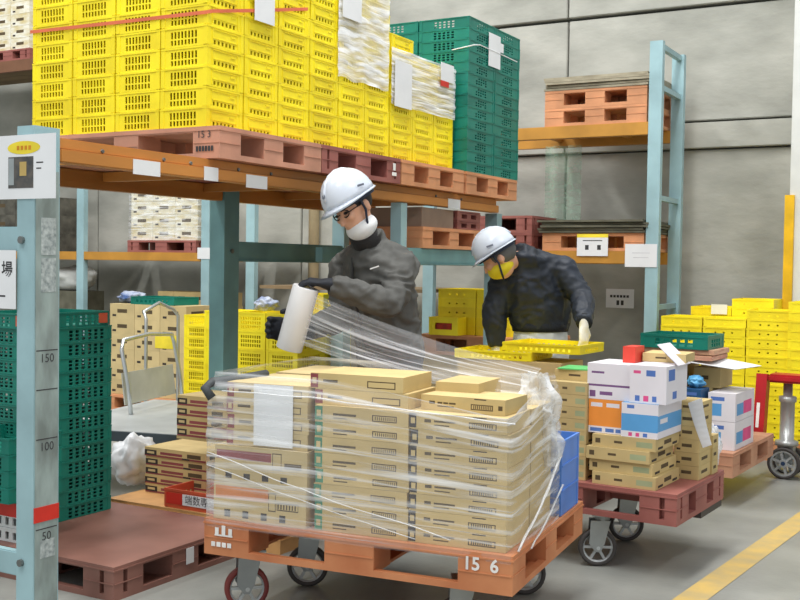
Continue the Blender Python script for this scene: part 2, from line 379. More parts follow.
bp_('paper_slip', MB().box(on_y(197, 252, BY - 0.01).x, on_y(210, 252, BY - 0.01).x, BY - 0.004, BY - 0.002, zl2 - 0.06, zl2 + 0.05), m_paper)
frame(frx[3] - 2.65, zh + 0.3, 0)
m_deckw = mat('shading_shelf_board', (132, 112, 84), .8, var=.1, stretch=(.3, 1, 1))
for xa_, xb_, zz_ in ((frx[3] - 2.6, frx[3] - .06, zl2), (frx[3] + .06, frx[2] - .07, zl2), (frx[2] + .07, frx[1] - .07, zl2), (frx[1] + .07, frx[0] - .07, zl2 - .3), (frx[3] - 2.6, frx[3] - .06, zh)):
    for k in range(5): bp_('shading_deck_board', MB().box(xa_, xb_, BY + .06 + k * .19, BY + .06 + k * .19 + .18, zz_ - .03, zz_), m_deckw)  # boards added to shade the bays beneath them

# ================================================================== pallets
def pallet_mb(w, d, h, slits=False, blk=0.15, blkd=None):
    """moulded pallet, origin at bottom centre; fork pockets on all four sides"""
    b = MB(); X, Y, Z = Vector((1, 0, 0)), Vector((0, 1, 0)), Vector((0, 0, 1)); hz0, hz1 = h * 0.17, h * 0.82; blkd = blkd or blk
    def holes(l, blk=blk):
        c = blk / 2; r = [(blk, l/2 - c, hz0, hz1), (l/2 + c, l - blk, hz0, hz1)]
        if slits: r += [(blk*0.32, blk*0.46, hz0, h*0.86), (l - blk*0.46, l - blk*0.32, hz0, h*0.86)]
        return r
    b.panel((-w/2, -d/2, 0), X, Z, -Y, w, h - .012, holes(w), 0.03); b.panel((w/2, d/2, 0), -X, Z, Y, w, h - .012, holes(w), 0.03)
    b.panel((w/2, -d/2 + .03, 0), Y, Z, X, d - .06, h - .012, [(a - .03, e - .03, c, f) for a, e, c, f in holes(d, blkd)], 0.03)
    b.panel((-w/2, d/2 - .03, 0), -Y, Z, -X, d - .06, h - .012, [(a - .03, e - .03, c, f) for a, e, c, f in holes(d, blkd)], 0.03)
    b.box(-w/2, w/2, -d/2, d/2, h - 0.012, h)
    b.box(-w/2 + .03, w/2 - .03, -d/2 + .03, d/2 - .03, hz1, h - 0.012)
    for i in (-1, 0, 1):
        for j in (-1, 0, 1):
            cx, cy = i * (w/2 - blk/2), j * (d/2 - blkd/2)
            b.box(max(cx - blk/2, -w/2 + .03), min(cx + blk/2, w/2 - .03), max(cy - blkd/2, -d/2 + .03), min(cy + blkd/2, d/2 - .03), 0.01, hz1)
    b.box(-w/2 + .03, w/2 - .03, -.012, .012, .012, hz1); b.box(-.012, .012, -d/2 + .03, d/2 - .03, .013, hz1)
    for i in (-1, 0, 1): b.box(max(i*(w/2 - .08) - .08, -w/2 + .03), min(i*(w/2 - .08) + .08, w/2 - .03), -d/2 + .03, d/2 - .03, 0, 0.012)
    # mould seam and rim lines standing slightly proud
    for z in (h * 0.49, ):
        for a0, a1 in ((-w/2, -w/2 + blk), (-blk/2, blk/2), (w/2 - blk, w/2)): b.box(a0 + .004, a1 - .004, -d/2 - .003, -d/2, z - .002, z + .002)
        for a0, a1 in ((-d/2, -d/2 + blkd), (-blkd/2, blkd/2), (d/2 - blkd, d/2)): b.box(w/2, w/2 + .003, a0 + .004, a1 - .004, z - .002, z + .002)
    b.box(-w/2 - .003, w/2 + .003, -d/2 - .003, d/2 + .003, h - .02, h - .014)
    return b
m_porange = mat('pallet_orange', (208, 146, 104), 0.55, var=0.08, scale=5, rnd=0.05)
m_pfront = mat('pallet_orange_vivid', (206, 138, 94), 0.55, rgb2=(184, 112, 72), scale=5)
m_ppink = mat('pallet_pinkish', (196, 142, 118), 0.6, var=0.08, scale=5)
m_pmar = mat('pallet_maroon', (166, 104, 95), 0.55, rgb2=(140, 82, 75), scale=4)
m_pbrown = mat('pallet_brown', (150, 106, 94), 0.42, rgb2=(122, 82, 72), scale=3, detail=7)
PW, PD, PH = 1.10, 0.80, 0.142
me_pp = pallet_mb(PW, PD, PH).mesh('pallet', m_ppink); me_po = pallet_mb(PW, PD, PH).mesh('pallet', m_porange); me_pm = pallet_mb(PW, PD, PH, True).mesh('pallet', m_pmar)
PX = RX + 0.046 - PW / 2
rows_ = [(4.138, me_pp, 'pinkish pallet under the nearest yellow crates on the high shelf'),
         (4.945, me_pm, 'maroon pallet second along the high shelf under wrapped yellow crates'),
         (5.76, me_po, 'orange pallet third along the high shelf under the shorter yellow stacks'),
         (6.60, me_po, 'orange pallet at the far end of the high shelf under green crates')]
shelf_pal = []
for y_, me, lb in rows_:
    shelf_pal.append(tag(link('pallet', me, None, (PX, y_, BT + 0.002)), lb, 'pallet', 'pallets on the high shelf'))
lettering('15 3', 0.045, m_ink, shelf_pal[0], (PW/2 - 0.085, -PD/2 - 0.004, 0.105))
prints(shelf_pal[0], m_ink, [(PW/2 - .13 + k * .017, PW/2 - .118 + k * .017, -PD/2 - .0042, -PD/2 - .0032, 0.032, 0.055) for k in range(6)])
m_wink = mat('white_ink', (232, 230, 226), 0.7)
prints(shelf_pal[1], m_wink, ((PW/2 + .0032, PW/2 + .004, PD/2 - .1, PD/2 - .05, 0.04, 0.06), (PW/2 + .0032, PW/2 + .004, PD/2 - .09, PD/2 - .06, 0.07, 0.11)))

# ================================================================== crates
m_ycr = mat('yellow_plastic', (250, 226, 34), 0.45, var=0.05, scale=5, rnd=0.04)
m_gcr = mat('green_plastic', (20, 120, 104), 0.4, var=0.07, scale=5, rnd=0.06)
m_rcr = mat('red_orange_plastic', (206, 92, 62), 0.45)
m_bcr = mat('blue_plastic', (86, 134, 212), 0.42)
def crate_mb(w, d, h, hx, hy, rim=0.008, t=0.006, inset=0.004):
    """open crate, origin bottom centre; hx / hy = slot rectangles (fractions of the wall) on the x and y faces"""
    b = MB(); X, Y, Z = Vector((1, 0, 0)), Vector((0, 1, 0)), Vector((0, 0, 1)); w2, d2 = w/2 - inset, d/2 - inset
    sc = lambda hs, l: [(a*l, c*l, e*(h - rim), f*(h - rim)) for a, c, e, f in hs]
    b.panel((-w2, -d2, 0), X, Z, -Y, 2*w2, h - rim, sc(hx, 2*w2), t); b.panel((w2, d2, 0), -X, Z, Y, 2*w2, h - rim, sc(hx, 2*w2), t)
    b.panel((w2, -d2 + t, 0), Y, Z, X, 2*(d2 - t), h - rim, sc(hy, 2*(d2 - t)), t); b.panel((-w2, d2 - t, 0), -Y, Z, -X, 2*(d2 - t), h - rim, sc(hy, 2*(d2 - t)), t)
    b.box(-w2 + t, w2 - t, -d2 + t, d2 - t, 0.002, 0.006)
    o = inset - 0.001
    b.box(-w2 - o, w2 + o, -d2 - o, -d2 + t, h - rim, h); b.box(-w2 - o, w2 + o, d2 - t, d2 + o, h - rim, h)
    b.box(-w2 - o, -w2 + t, -d2 + t, d2 - t, h - rim, h); b.box(w2 - t, w2 + o, -d2 + t, d2 - t, h - rim, h)
    # corner posts
    for sx in (-1, 1):
        for sy in (-1, 1): b.box(min(sx*(w2+.002), sx*(w2-.02)), max(sx*(w2+.002), sx*(w2-.02)), min(sy*(d2+.002), sy*(d2-.02)), max(sy*(d2+.002), sy*(d2-.02)), 0.003, h - rim)
    return b
def grid(u0, u1, n, fill, bands):
    st = (u1 - u0) / n
    return [(u0 + i*st + st*(1-fill)/2, u0 + (i+1)*st - st*(1-fill)/2, a, c) for a, c in bands for i in range(n)]
YW, YD, YH = 0.272, 0.264, 0.0905
ycr = crate_mb(YW, YD, YH - 0.001, grid(0.19, 0.79, 8, 0.6, ((0.12, 0.40), (0.48, 0.86))), grid(0.14, 0.80, 6, 0.5, ((0.12, 0.34),)))
for zz in (0.40, 0.82): ycr.box(YW/2 - .004, YW/2 - .0015, -YD*0.36, YD*0.32, YH*zz - .002, YH*zz)
for yy in (-YD*0.36, YD*0.32): ycr.box(YW/2 - .004, YW/2 - .0015, yy, yy + .003, YH*0.12, YH*0.82)
ycr.box(YW/2 - .004, YW/2 - .0015, YD*0.14, YD*0.26, YH*0.62, YH*0.70)
me_ycr = ycr.mesh('yellow_crate', m_ycr)
GW, GD, GH = 0.366, 0.408, 0.0705
gsl = grid(0.28, 0.72, 5, 0.6, ((0.14, 0.30), (0.40, 0.56), (0.66, 0.82)))
gcr = crate_mb(GW, GD, GH - 0.001, gsl, [(a, c, e, f) for k, (a, c, e, f) in enumerate(gsl) if k % 7 != 3], rim=0.007)
me_gcr = gcr.mesh('green_crate', m_gcr)
def stack(me, name, x, y, z, n, pitch, desc, cat, group, colour, jit=0.002, rz=0.0, start=0):
    out = []
    for k in range(n):
        o = link(name, me, None, (x + random.uniform(-jit, jit), y + random.uniform(-jit, jit), z + k * pitch), rz + random.uniform(-jit, jit) * 2)
        tag(o, f'{colour}, {ORD[k+1]} up in {desc}', cat, group); out.append(o)
    return out
CZ = BT + 0.002 + PH + 0.001
cx0 = RX - 0.04 - 4 * 0.276
si = 0
crA = []
for i in range(4):
    si += 1; crA.append(stack(me_ycr, 'yellow_crate', cx0 + (i + .5) * 0.276, 3.755 + YD/2, CZ, 9, YH, f'the {ORD[si]} stack from left on high shelf', 'crate', 'yellow crates on the high shelf', 'yellow crate'))
for j in (1, 2):
    si += 1; crA.append(stack(me_ycr, 'yellow_crate', cx0 + 3.5 * 0.276, 3.755 + YD/2 + j * 0.268, CZ, 9, YH, f'the {ORD[si]} stack from left on high shelf', 'crate', 'yellow crates on the high shelf', 'yellow crate'))
for j in range(3):
    si += 1; crA.append(stack(me_ycr, 'yellow_crate', cx0 + 3.5 * 0.276, 4.56 + YD/2 + j * 0.268, CZ, 11, YH, f'the {ORD[si]} stack from left on high shelf', 'crate', 'yellow crates on the high shelf', 'yellow crate'))
for j, n_ in enumerate((8, 7, 7)):
    si += 1; crA.append(stack(me_ycr, 'yellow_crate', cx0 + 3.5 * 0.276, 5.375 + YD/2 + j * 0.268, CZ, n_, YH, f'the {ORD[si]} stack from left on high shelf', 'crate', 'yellow crates on the high shelf', 'yellow crate'))
for i, nm in ((0, 'the far left stack'), (1, 'the middle stack')):
    stack(me_gcr, 'green_crate', cx0 + .075 + (i + .5) * 0.369, 6.22 + GD/2, CZ, 14, GH, f'{nm} behind yellow crates on high shelf', 'crate', 'green crates on the high shelf', 'dark green crate')
for j, nm in ((0, 'the nearer stack'), (1, 'the farther stack')):
    stack(me_gcr, 'green_crate', cx0 + .075 + 2.5 * 0.369, 6.22 + GD/2 + j * 0.411, CZ, 14, GH, f'{nm} at far end of high shelf', 'crate', 'green crates on the high shelf', 'dark green crate')

# ------------------------------------------------------------------ tape, slips and film on the high stacks
m_film_w = film_mat('stretch_film_white', 0.30, 0.92, (2.5, 22, 1), lo=0.38, hi=0.60)
xf = cx0 + 4 * 0.276
def onstack(px, py, dx=0.006): return on_x(px, py, xf + dx)
def film_band(x0, x1, ytop, ybot, seed, label):
    ym = (ytop + ybot) / 2; y0, y1 = onstack(x0, ym).y, onstack(x1, ym).y; zt_, zb_ = onstack((x0 + x1) / 2, ytop).z, onstack((x0 + x1) / 2, ybot).z; R_ = []
    for j in range(25):
        v = j / 24
        R_.append([Vector((xf + .009 + .010 * noise.noise(Vector((u * 5, v * 14, seed))) + .004 * noise.noise(Vector((u * 13, v * 40, seed))), y0 + (y1 - y0) * u, zb_ + .02 * noise.noise(Vector((u * 5, 2, seed))) * (1 - v) + (zt_ - zb_) * v)) for u in [i / 17 for i in range(18)]])
    tag(obj('film_wrap', MB().rings(R_, cap=False, close=False), m_film_w, smooth=True), label, 'film')
film_band(338, 389, -40, 84, 3, 'crinkled clear film wrapped around tall yellow stacks above the worker')
film_band(391, 455, 58, 112, 9, 'clear film wrapped around the shorter yellow stacks beside the green crates')
def slip_x(x0, x1, y0, y1, dx, label, name='paper_slip'):
    a_, c_ = onstack(x0, (y0 + y1) / 2, dx), onstack(x1, (y0 + y1) / 2, dx); zt, zb = onstack((x0 + x1) / 2, y0, dx).z, onstack((x0 + x1) / 2, y1, dx).z
    o = obj(name, MB().box(-0.0015, 0, a_.y - a_.y, c_.y - a_.y, 0, zt - zb), m_paper, loc=(xf + dx, a_.y, zb)); return tag(o, label, 'paper')
s_ = slip_x(255, 275, -25, 23, 0.012, 'blank white paper slip under the red tape on the nearest yellow crates')
slip_x(343, 362, -30, 20, 0.022, 'white paper slip under the film high on the tall yellow stacks')
slip_x(395, 412, 62, 108, 0.02, 'tall white paper slip under film on the shorter yellow stack')
s_ = slip_x(441, 454, 64, 82, 0.02, 'small white slip with red edge on the yellow stack beside green crates')
obj('red_edge', MB().box(-.0015, 0.0005, 0.0, 0.11, -0.035, 0.0), m_red, s_)
# red tape round the nearest stacks
m_ptape = mat('pink_red_tape', (214, 110, 74), 0.5)
yf = 3.755
pts = [on_y(30, 32, yf - 0.004), on_y(120, 22, yf - 0.004), on_y(206, 12, yf - 0.004)]
pts += [onstack(212, 11, 0.005), onstack(255, 10.5, 0.006), onstack(308, 9, 0.006)]
b = MB()
for i in range(len(pts) - 1):
    p, q = pts[i], pts[i+1]; h = Vector((0, 0, 0.008))
    out = (Vector((0, -.001, 0)) if i < 3 else Vector((.001, 0, 0)))
    b.quad(p - h, q - h, q + h, p + h); b.quad(p - h - out, q - h - out, q + h - out, p + h - out)
tag(obj('red_tape', b, m_ptape), 'red tape stretched around the nearest yellow crate stacks on high shelf', 'tape')
# slip and cord on green crates
gx = cx0 + .075 + 3 * 0.369
a_ = on_x(489, 32, gx + 0.004); c_ = on_x(500, 70, gx + 0.004)
tag(obj('paper_slip', MB().box(gx + .004, gx + .0055, a_.y, c_.y, c_.z, a_.z).box(gx + .004, gx + .0055, c_.y, c_.y + .05, a_.z - .1, a_.z - .04), m_paper), 'torn white paper slip hanging on the green crates at the high shelf end', 'paper')
cordp = [on_y(452, 50, 6.22), on_y(474, 45, 6.22)] + [on_x(480, 45, gx + .004), on_x(500, 54, gx + .004), on_x(517, 62, gx + .004)]
tag(obj('twine', MB().tube(cordp, 0.004, 6), m_paper), 'thin white cord tied around the green crates on the high shelf', 'cord')

# ================================================================== cartons
m_card = mat('cardboard', (198, 175, 122), 0.8, var=0.05, scale=5, rnd=0.06)
m_cardl = mat('cardboard_pale', (202, 181, 132), 0.8, var=0.05, scale=5, rnd=0.05)
m_tape = mat('packing_tape', (198, 166, 112), 0.35)
m_cink = mat('carton_print', (88, 74, 52), 0.8)
m_gink = mat('carton_green', (70, 134, 104), 0.7); m_mink = mat('carton_maroon', (140, 70, 72), 0.7); m_oink = mat('carton_orange', (214, 136, 78), 0.7)
m_kink = mat('carton_black', (58, 50, 46), 0.8)
CM = {}
def face_grid(b, O, U, V, w, h, marks, ms):
    """one carton face cut along its printed areas; each cell carries the paper or ink material"""
    xs = sorted({0.0, 1.0} | {round(q, 4) for a in marks for q in a[1:3]}); zs = sorted({0.0, 1.0} | {round(q, 4) for a in marks for q in a[3:5]})
    for j in range(len(zs) - 1):
        run = None
        for i in range(len(xs) - 1):
            xm, zm = (xs[i] + xs[i+1]) / 2, (zs[j] + zs[j+1]) / 2; mi = 0
            for a in marks:
                if a[1] < xm < a[2] and a[3] < zm < a[4]: mi = ms.index(a[5])
            b.quad(O + U*(w*xs[i]) + V*(h*zs[j]), O + U*(w*xs[i+1]) + V*(h*zs[j]), O + U*(w*xs[i+1]) + V*(h*zs[j+1]), O + U*(w*xs[i]) + V*(h*zs[j+1]), mi=mi)
def carton_mesh(w, d, h, m, mk):
    key = (round(w, 3), round(d, 3), round(h, 3), m.name, mk)
    if key not in CM:
        marks = MK.get(mk, []); ms = [m]
        for a in marks:
            if a[5] not in ms: ms.append(a[5])
        X, Y, Z = Vector((1, 0, 0)), Vector((0, 1, 0)), Vector((0, 0, 1)); b = MB(); c = lambda x, y, z: Vector((x*w/2, y*d/2, z*h))
        face_grid(b, c(-1, -1, 0), X, Z, w, h, [a for a in marks if a[0] == 'f'], ms)
        face_grid(b, c(1, -1, 0), Y, Z, d, h, [a for a in marks if a[0] == 'r'], ms)
        b.quad(c(-1, 1, 0), c(-1, -1, 0), c(-1, -1, 1), c(-1, 1, 1)); b.quad(c(1, 1, 0), c(-1, 1, 0), c(-1, 1, 1), c(1, 1, 1))
        b.quad(c(-1, 1, 0), c(1, 1, 0), c(1, -1, 0), c(-1, -1, 0))
        b.quad(c(-1, -1, 1), c(1, -1, 1), c(1, -.03, 1), c(-1, -.03, 1)); b.quad(c(-1, .03, 1), c(1, .03, 1), c(1, 1, 1), c(-1, 1, 1))
        g = .0015 / h; b.quad(c(-1, -.03, 1), c(1, -.03, 1), c(1, 0, 1 - g), c(-1, 0, 1 - g)); b.quad(c(-1, 0, 1 - g), c(1, 0, 1 - g), c(1, .03, 1), c(-1, .03, 1))
        me = b.mesh('carton', ms); bm = bmesh.new(); bm.from_mesh(me); bmesh.ops.remove_doubles(bm, verts=bm.verts, dist=1e-5); bm.to_mesh(me); bm.free(); CM[key] = me
    return CM[key]
def frame_marks(face, u0, u1, v0, v1, m, t=0.012, tv=0.07):
    return [(face, u0, u1, v0, v0 + tv, m), (face, u0, u1, v1 - tv, v1, m), (face, u0, u0 + t, v0, v1, m), (face, u1 - t, u1, v0, v1, m)]
MK = {
 'flat': [('f', .10, .17, .42, .62, m_cink), ('f', .20, .26, .46, .58, m_cink), ('f', .27, .33, .46, .58, m_cink), ('f', .34, .42, .46, .58, m_cink), ('f', .20, .40, .26, .34, m_cink)] + frame_marks('f', .60, .86, .22, .60, m_cink) + [('f', .63 + i * .022, .642 + i * .022, .3, .52, m_cink) for i in range(10)] + [('f', .64, .78, .88, .95, m_kink), ('f', .92, .97, .3, .6, m_cink)],
 'flatg': [('f', .0, .085, .05, .95, m_gink), ('f', .02, .065, .3, .7, m_cardl), ('f', .2, .45, .4, .55, m_cink), ('f', .2, .35, .2, .28, m_cink)] + frame_marks('f', .62, .88, .2, .62, m_cink) + [('f', .65 + i * .022, .66 + i * .022, .3, .52, m_cink) for i in range(10)],
 'flatk': [('f', .0, .075, .05, .95, m_kink), ('f', .015, .06, .3, .66, m_cardl), ('f', .16, .23, .42, .62, m_cink), ('f', .26, .48, .46, .58, m_cink), ('f', .26, .42, .24, .32, m_cink)] + frame_marks('f', .62, .90, .22, .62, m_cink) + [('f', .65 + i * .022, .662 + i * .022, .3, .54, m_kink) for i in range(10)] + [('f', .66, .80, .88, .95, m_kink)],
 'flatm': [('f', .0, .085, .05, .95, m_mink), ('f', .02, .065, .3, .7, m_cardl), ('f', .14, .3, .42, .6, m_cink)] + frame_marks('f', .62, .92, .2, .66, m_cink),
 'bigm': [('f', .02, .62, .64, .88, m_mink)] + [('f', .12 + i * .2, .19 + i * .2, .12, .28, m_kink) for i in range(4)] + frame_marks('f', .63, .73, .45, .9, m_cink, .008, .03) + [('f', .76, .94, .5, .66, m_cink)],
 'bigo': [('f', .02, .60, .58, .92, m_oink)] + [('f', .12 + i * .2, .185 + i * .2, .08, .28, m_kink) for i in range(4)] + frame_marks('f', .60, .68, .35, .85, m_cink, .008, .03) + frame_marks('f', .69, .92, .4, .62, m_cink, .006, .03) + [('f', .70 + i * .03, .715 + i * .03, .44, .58, m_cink) for i in range(7)],
 'small': [('f', .05, .13, .3, .7, m_cink), ('f', .35, .48, .4, .6, m_cink)] + [('f', .70, .95, .25, .7, mat('carton_pale_green', (158, 166, 128), .8))] + [('r', .1, .3, .1, .3, m_kink), ('r', .7, .9, .1, .3, m_kink), ('r', .35, .65, .35, .7, m_cink)],
 'back': [('f', .3, .7, .4, .65, m_cink), ('f', .1, .25, .15, .3, m_kink), ('r', .2, .7, .4, .65, m_cink)],
 'stripk': [('f', 0, 1, 0, .2, m_mink), ('f', .62, .74, .0, .2, m_kink), ('f', .0, .2, .12, .72, m_kink), ('f', .04, .16, .3, .55, m_cardl), ('f', .26, .62, .3, .6, m_mink), ('f', .7, .92, .25, .7, m_cink), ('r', .1, .5, .2, .7, m_kink)],
 'plain': [('f', .3, .55, .4, .6, m_cink)],
}
def carton(w, d, h, loc, label, mk='plain', rz=0.0, m=None, group=None, cat='box', name='cardboard_box', jit=0.0):
    m = m or m_card
    o = link(name, carton_mesh(w, d, h, m, mk), None, (loc[0] + random.uniform(-jit, jit), loc[1] + random.uniform(-jit, jit), loc[2]), rz + random.uniform(-jit, jit))
    tag(o, label, cat, group)
    return o

# ================================================================== front pallet cart
m_steel = mat('caster_steel', (150, 154, 154), 0.35, metal=0.7); m_tire = mat('caster_tire', (70, 66, 64), 0.6); m_tirer = mat('caster_red_tire', (120, 52, 48), 0.5); m_hub = mat('caster_hub', (186, 190, 190), 0.4, metal=0.4)
def caster(parent, x, y, ztop, r, tire, steer=0.4):
    f = MB(); R = Matrix.Rotation(steer, 4, 'Z')
    f.box(-.05, .05, -.05, .05, ztop - .008, ztop, R=R); f.lathe([(.034, ztop - .03), (.04, ztop - .008)], (0, 0, 0), (0, 0, 1), 14, cap=True)
    for sx in (-1, 1):
        x0_ = sx * .03
        pr = [(-.045, ztop - .03), (.045, ztop - .03), (.05, r + .02), (.022, r - .018), (.0, r - .018), (-.02, r + .02)]
        A = [R @ Vector((x0_ - .003, u + .012, v)) for u, v in pr]; B_ = [R @ Vector((x0_ + .003, u + .012, v)) for u, v in pr]
        f.poly(list(reversed(A)) if sx > 0 else A); f.poly(B_)
        for i in range(len(pr)): j = (i + 1) % len(pr); f.quad(A[i], A[j], B_[j], B_[i])
    c = obj('caster', f, m_steel, parent, (x, y, 0))
    ax = R @ Vector((1, 0, 0)); ce = R @ Vector((0, .02, r))
    w_ = obj('tire', MB().lathe([(r * .78, -.018), (r * .97, -.018), (r, -.011), (r, .011), (r * .97, .018), (r * .78, .018), (r * .78, -.018)], ce, ax, 28), tire, c, smooth=True)
    hb = MB().lathe([(r * .78, -.014), (r * .70, -.008), (r * .70, .008), (r * .78, .014)], ce, ax, 28)
    hb.lathe([(.001, -.02), (r * .24, -.02), (r * .24, .02), (.001, .02)], ce, ax, 12)
    for k in range(6):
        an = k * math.pi / 3; p = Vector((0, math.cos(an), math.sin(an))); p = R @ p
        hb.bar(ce + p * r * .2, ce + p * r * .74, .012, .018, up=ax)
    hb.lathe([(.001, -.034), (.009, -.034), (.009, .034), (.001, .034)], ce, ax, 8)
    obj('wheel_hub', hb, m_hub, c)
FYAW = math.radians(6.0); FW, FD, FZ = 1.25, 0.98, 0.245
FC = Vector((-2.129, 3.807, 0))
def fl_(u, v, z=0.0):   # front cart frame: u from left edge, v from front edge
    x, y = u - FW/2, v - FD/2; c, s = math.cos(FYAW), math.sin(FYAW); return (FC.x + x*c - y*s, FC.y + x*s + y*c, z)
fcart = tag(empty('pallet_cart', FC, FYAW), 'bright orange pallet on caster wheels numbered 15 6 under the film-wrapped load', 'pallet')
fp = obj('pallet_deck', pallet_mb(FW, FD, 0.138, blk=0.20, blkd=0.15), m_pfront, fcart, (0, 0, FZ))
lettering('15  6', 0.064, m_wink, fp, (FW/2 - 0.115, -FD/2 - 0.0045, 0.096), bold=.0016)
for i, x_ in enumerate((-.03, 0.0, .03)): obj('logo', MB().box(-FW/2 + .09 + x_ - .008, -FW/2 + .09 + x_ + .008, -FD/2 - .0045, -FD/2 - .0035, .082, .108 if i != 1 else .118), m_wink, fp)
obj('logo', MB().box(-FW/2 + .05, -FW/2 + .13, -FD/2 - .0045, -FD/2 - .0035, .076, .082), m_wink, fp)
prints(fp, m_wink, [(-FW/2 + .035 + k * .024, -FW/2 + .053 + k * .024, -FD/2 - .0045, -FD/2 - .0035, .034, .052) for k in range(4)])
for x_, y_, st, ti in ((-.50, -.34, 2.25, m_tirer), (.40, -.34, 2.0, m_tire), (-.43, .04, 2.0, m_tire), (.44, .34, 2.0, m_tire)):
    caster(fcart, x_, y_, FZ, 0.088, ti, st)
FT = FZ + 0.138 + 0.001
carton(.405, .40, .143, fl_(.235, .215, FT), 'large carton with orange band at the bottom left of the wrapped load', 'bigo', FYAW, m_cardl)
carton(.405, .40, .143, fl_(.237, .217, FT + .144), 'large carton with purple band stacked second from bottom at load left', 'bigm', FYAW, m_cardl)
for k in range(4):
    carton(.355, .36, .060, fl_(.255 + random.uniform(-.006, .006), .215, FT + .2885 + k * .061), f'flat carton with maroon corner, {ORD[k+1]} up on the big cartons at load left', 'flatm', FYAW, m_cardl, 'flat cartons at load left')
    carton(.355, .36, .060, fl_(.235, .62, FT + .2885 + k * .061), f'flat carton, {ORD[k+1]} up in the hidden rear left of wrapped load', 'flatm', FYAW, m_cardl, 'flat cartons at load rear')
for k in range(2): carton(.405, .40, .143, fl_(.235, .63, FT + k * .144), f'large carton at rear left of wrapped load, {ORD[k+1]} from bottom', 'bigm', FYAW, m_cardl)
lab = obj('paper_sheet', MB().box(-.085, .085, -.0015, 0, 0, .235), m_paper, None, fl_(.285, .0295, FT + .295), FYAW); tag(lab, 'blank white paper sheet under the film at the load left', 'paper')
for k in range(8):
    carton(.378, .275, .0575, fl_(.655 + random.uniform(-.004, .004), .165, FT + k * .0585), f'flat carton with green corner, {ORD[k+1]} up in the middle stack of wrapped load', 'flatg', FYAW, m_card, 'flat cartons in middle front stack')
    carton(.378, .275, .0575, fl_(.655, .45, FT + k * .0585), f'flat carton, {ORD[k+1]} up behind the middle stack of wrapped load', 'flat', FYAW, m_card, 'flat cartons in middle rear stack')
    carton(.365, .275, .0575, fl_(1.032 + random.uniform(-.004, .004), .165, FT + k * .0585), f'flat carton with black corner, {ORD[k+1]} up in the right front stack of load', 'flatk', FYAW, m_card, 'flat cartons in right front stack')
    carton(.365, .275, .0575, fl_(1.032, .45, FT + k * .0585), f'flat carton, {ORD[k+1]} up in the right rear stack of wrapped load', 'flat', FYAW, m_card, 'flat cartons in right rear stack')
FL = FT + 8 * .0585
for k in range(2): carton(.378, .275, .0575, fl_(.64 - k * .02, .19, FL + k * .0585), ('flat carton with maroon corner on the middle stack, lower of two', 'flat carton with maroon corner, topmost on the middle stack')[k], 'flatm', FYAW, m_card)
carton(.17, .26, .09, fl_(.95, .36, FL), 'small bare carton on the wrapped load behind the flat one', 'plain', FYAW, m_card)
carton(.33, .21, .055, fl_(1.03, .20, FL), 'flat carton laid on top of the right front stack', 'flat', FYAW - .08, m_card)
carton(.30, .2, .06, fl_(.98, .60, FL - .05), 'flat carton at the back top of wrapped load', 'flat', FYAW, m_card)
carton(.26, .2, .43, fl_(.98, .70, FT), 'tall carton behind the right stacks of the wrapped load', 'back', FYAW, m_card)
# blue crate at the far right corner
bcr = crate_mb(.2, .28, .3, [], [], rim=.012); 
for zz in (.1, .2): bcr.box(.096, .1005, -.13, .13, zz - .004, zz + .004)
tag(obj('blue_crate', bcr, m_bcr, None, fl_(1.145, .785, FT), FYAW), 'bright blue plastic crate on the rear right corner of front pallet', 'crate')

# stretch film round the load, crumpled
m_film = film_mat('stretch_film', 0.09, 0.80, (5, 20, 1), lo=0.48, hi=0.72, rot=0.25)  # white streaks in these films: folds plus glare put into the colour
m_film2 = film_mat('stretch_film_pulled', 0.10, 0.60, (1.2, 20, 1), lo=0.50, hi=0.72)
def outline(t, z):
    """rounded rectangle of the load, t 0..1 around starting front left"""
    u0, u1, v0, v1 = .018, 1.232, .004, .62
    if z > FL - FT + 0.02: pass
    per = [(u0, v0), (u1, v0), (u1, v1), (u0, v1 + .2)]
    k = int(t * 4) % 4; f = t * 4 - int(t * 4); a_, c_ = per[k], per[(k + 1) % 4]
    return a_[0] + (c_[0] - a_[0]) * f, a_[1] + (c_[1] - a_[1]) * f
R_ = []
NZ, NT = 26, 120
for j in range(NZ + 1):
    row = []; w = j / NZ
    for i in range(NT):
        t = i / NT; u, v = outline(t, w)
        # top edge: high on the left, falling over the right front stack, rising to a gathered peak at the right rear corner
        top = .57 - .10 * max(0, min(1, (u - .45) / .75)) ** 1.2 + .13 * max(0, v - .1) * max(0, u - .6) / .4
        z = -.03 + (top + .03) * w
        n_ = noise.noise(Vector((u * 5 + v * 3, v * 5, z * 14 + u * 4))) * .007 + noise.noise(Vector((u * 14, v * 14, z * 40))) * .003
        ins = .03 * max(0, (w - .82) / .18)
        cx_, cy_ = .62, .33; du, dv = cx_ - u, cy_ - v; l_ = math.hypot(du, dv)
        out = .011 + n_ - ins
        u -= du / l_ * out; v -= dv / l_ * out
        row.append(Vector(fl_(u, v, FT + z)))
    R_.append(row)
tag(obj('stretch_film', MB().rings(R_, cap=False), m_film, smooth=True), 'clear crinkled stretch film wrapped around the cartons on front pallet', 'film')
sf = COL.objects[[o.name for o in COL.objects if o.name.startswith('stretch_film')][0]]
def rope(pts, r, seed):  # pale strands stand in for film folds and white highlight streaks
    P = []
    for i in range(len(pts) - 1):
        for k in range(8): P.append(Vector(fl_(*pts[i])).lerp(Vector(fl_(*pts[i+1])), k / 8) + Vector((.004 * noise.noise(Vector((i + k * .3, seed, 0))), 0, .006 * noise.noise(Vector((seed, i + k * .3, 0))))))
    obj('film_fold_streak', MB().tube(P, [r * (1 + .4 * noise.noise(Vector((k * .5, seed, 3)))) for k in range(len(P))], 6, squash=.5), m_streakf, sf, smooth=True)
m_streakf = film_mat('film_fold_streak', .25, .75, (6, 6, 1), lo=.4, hi=.6)
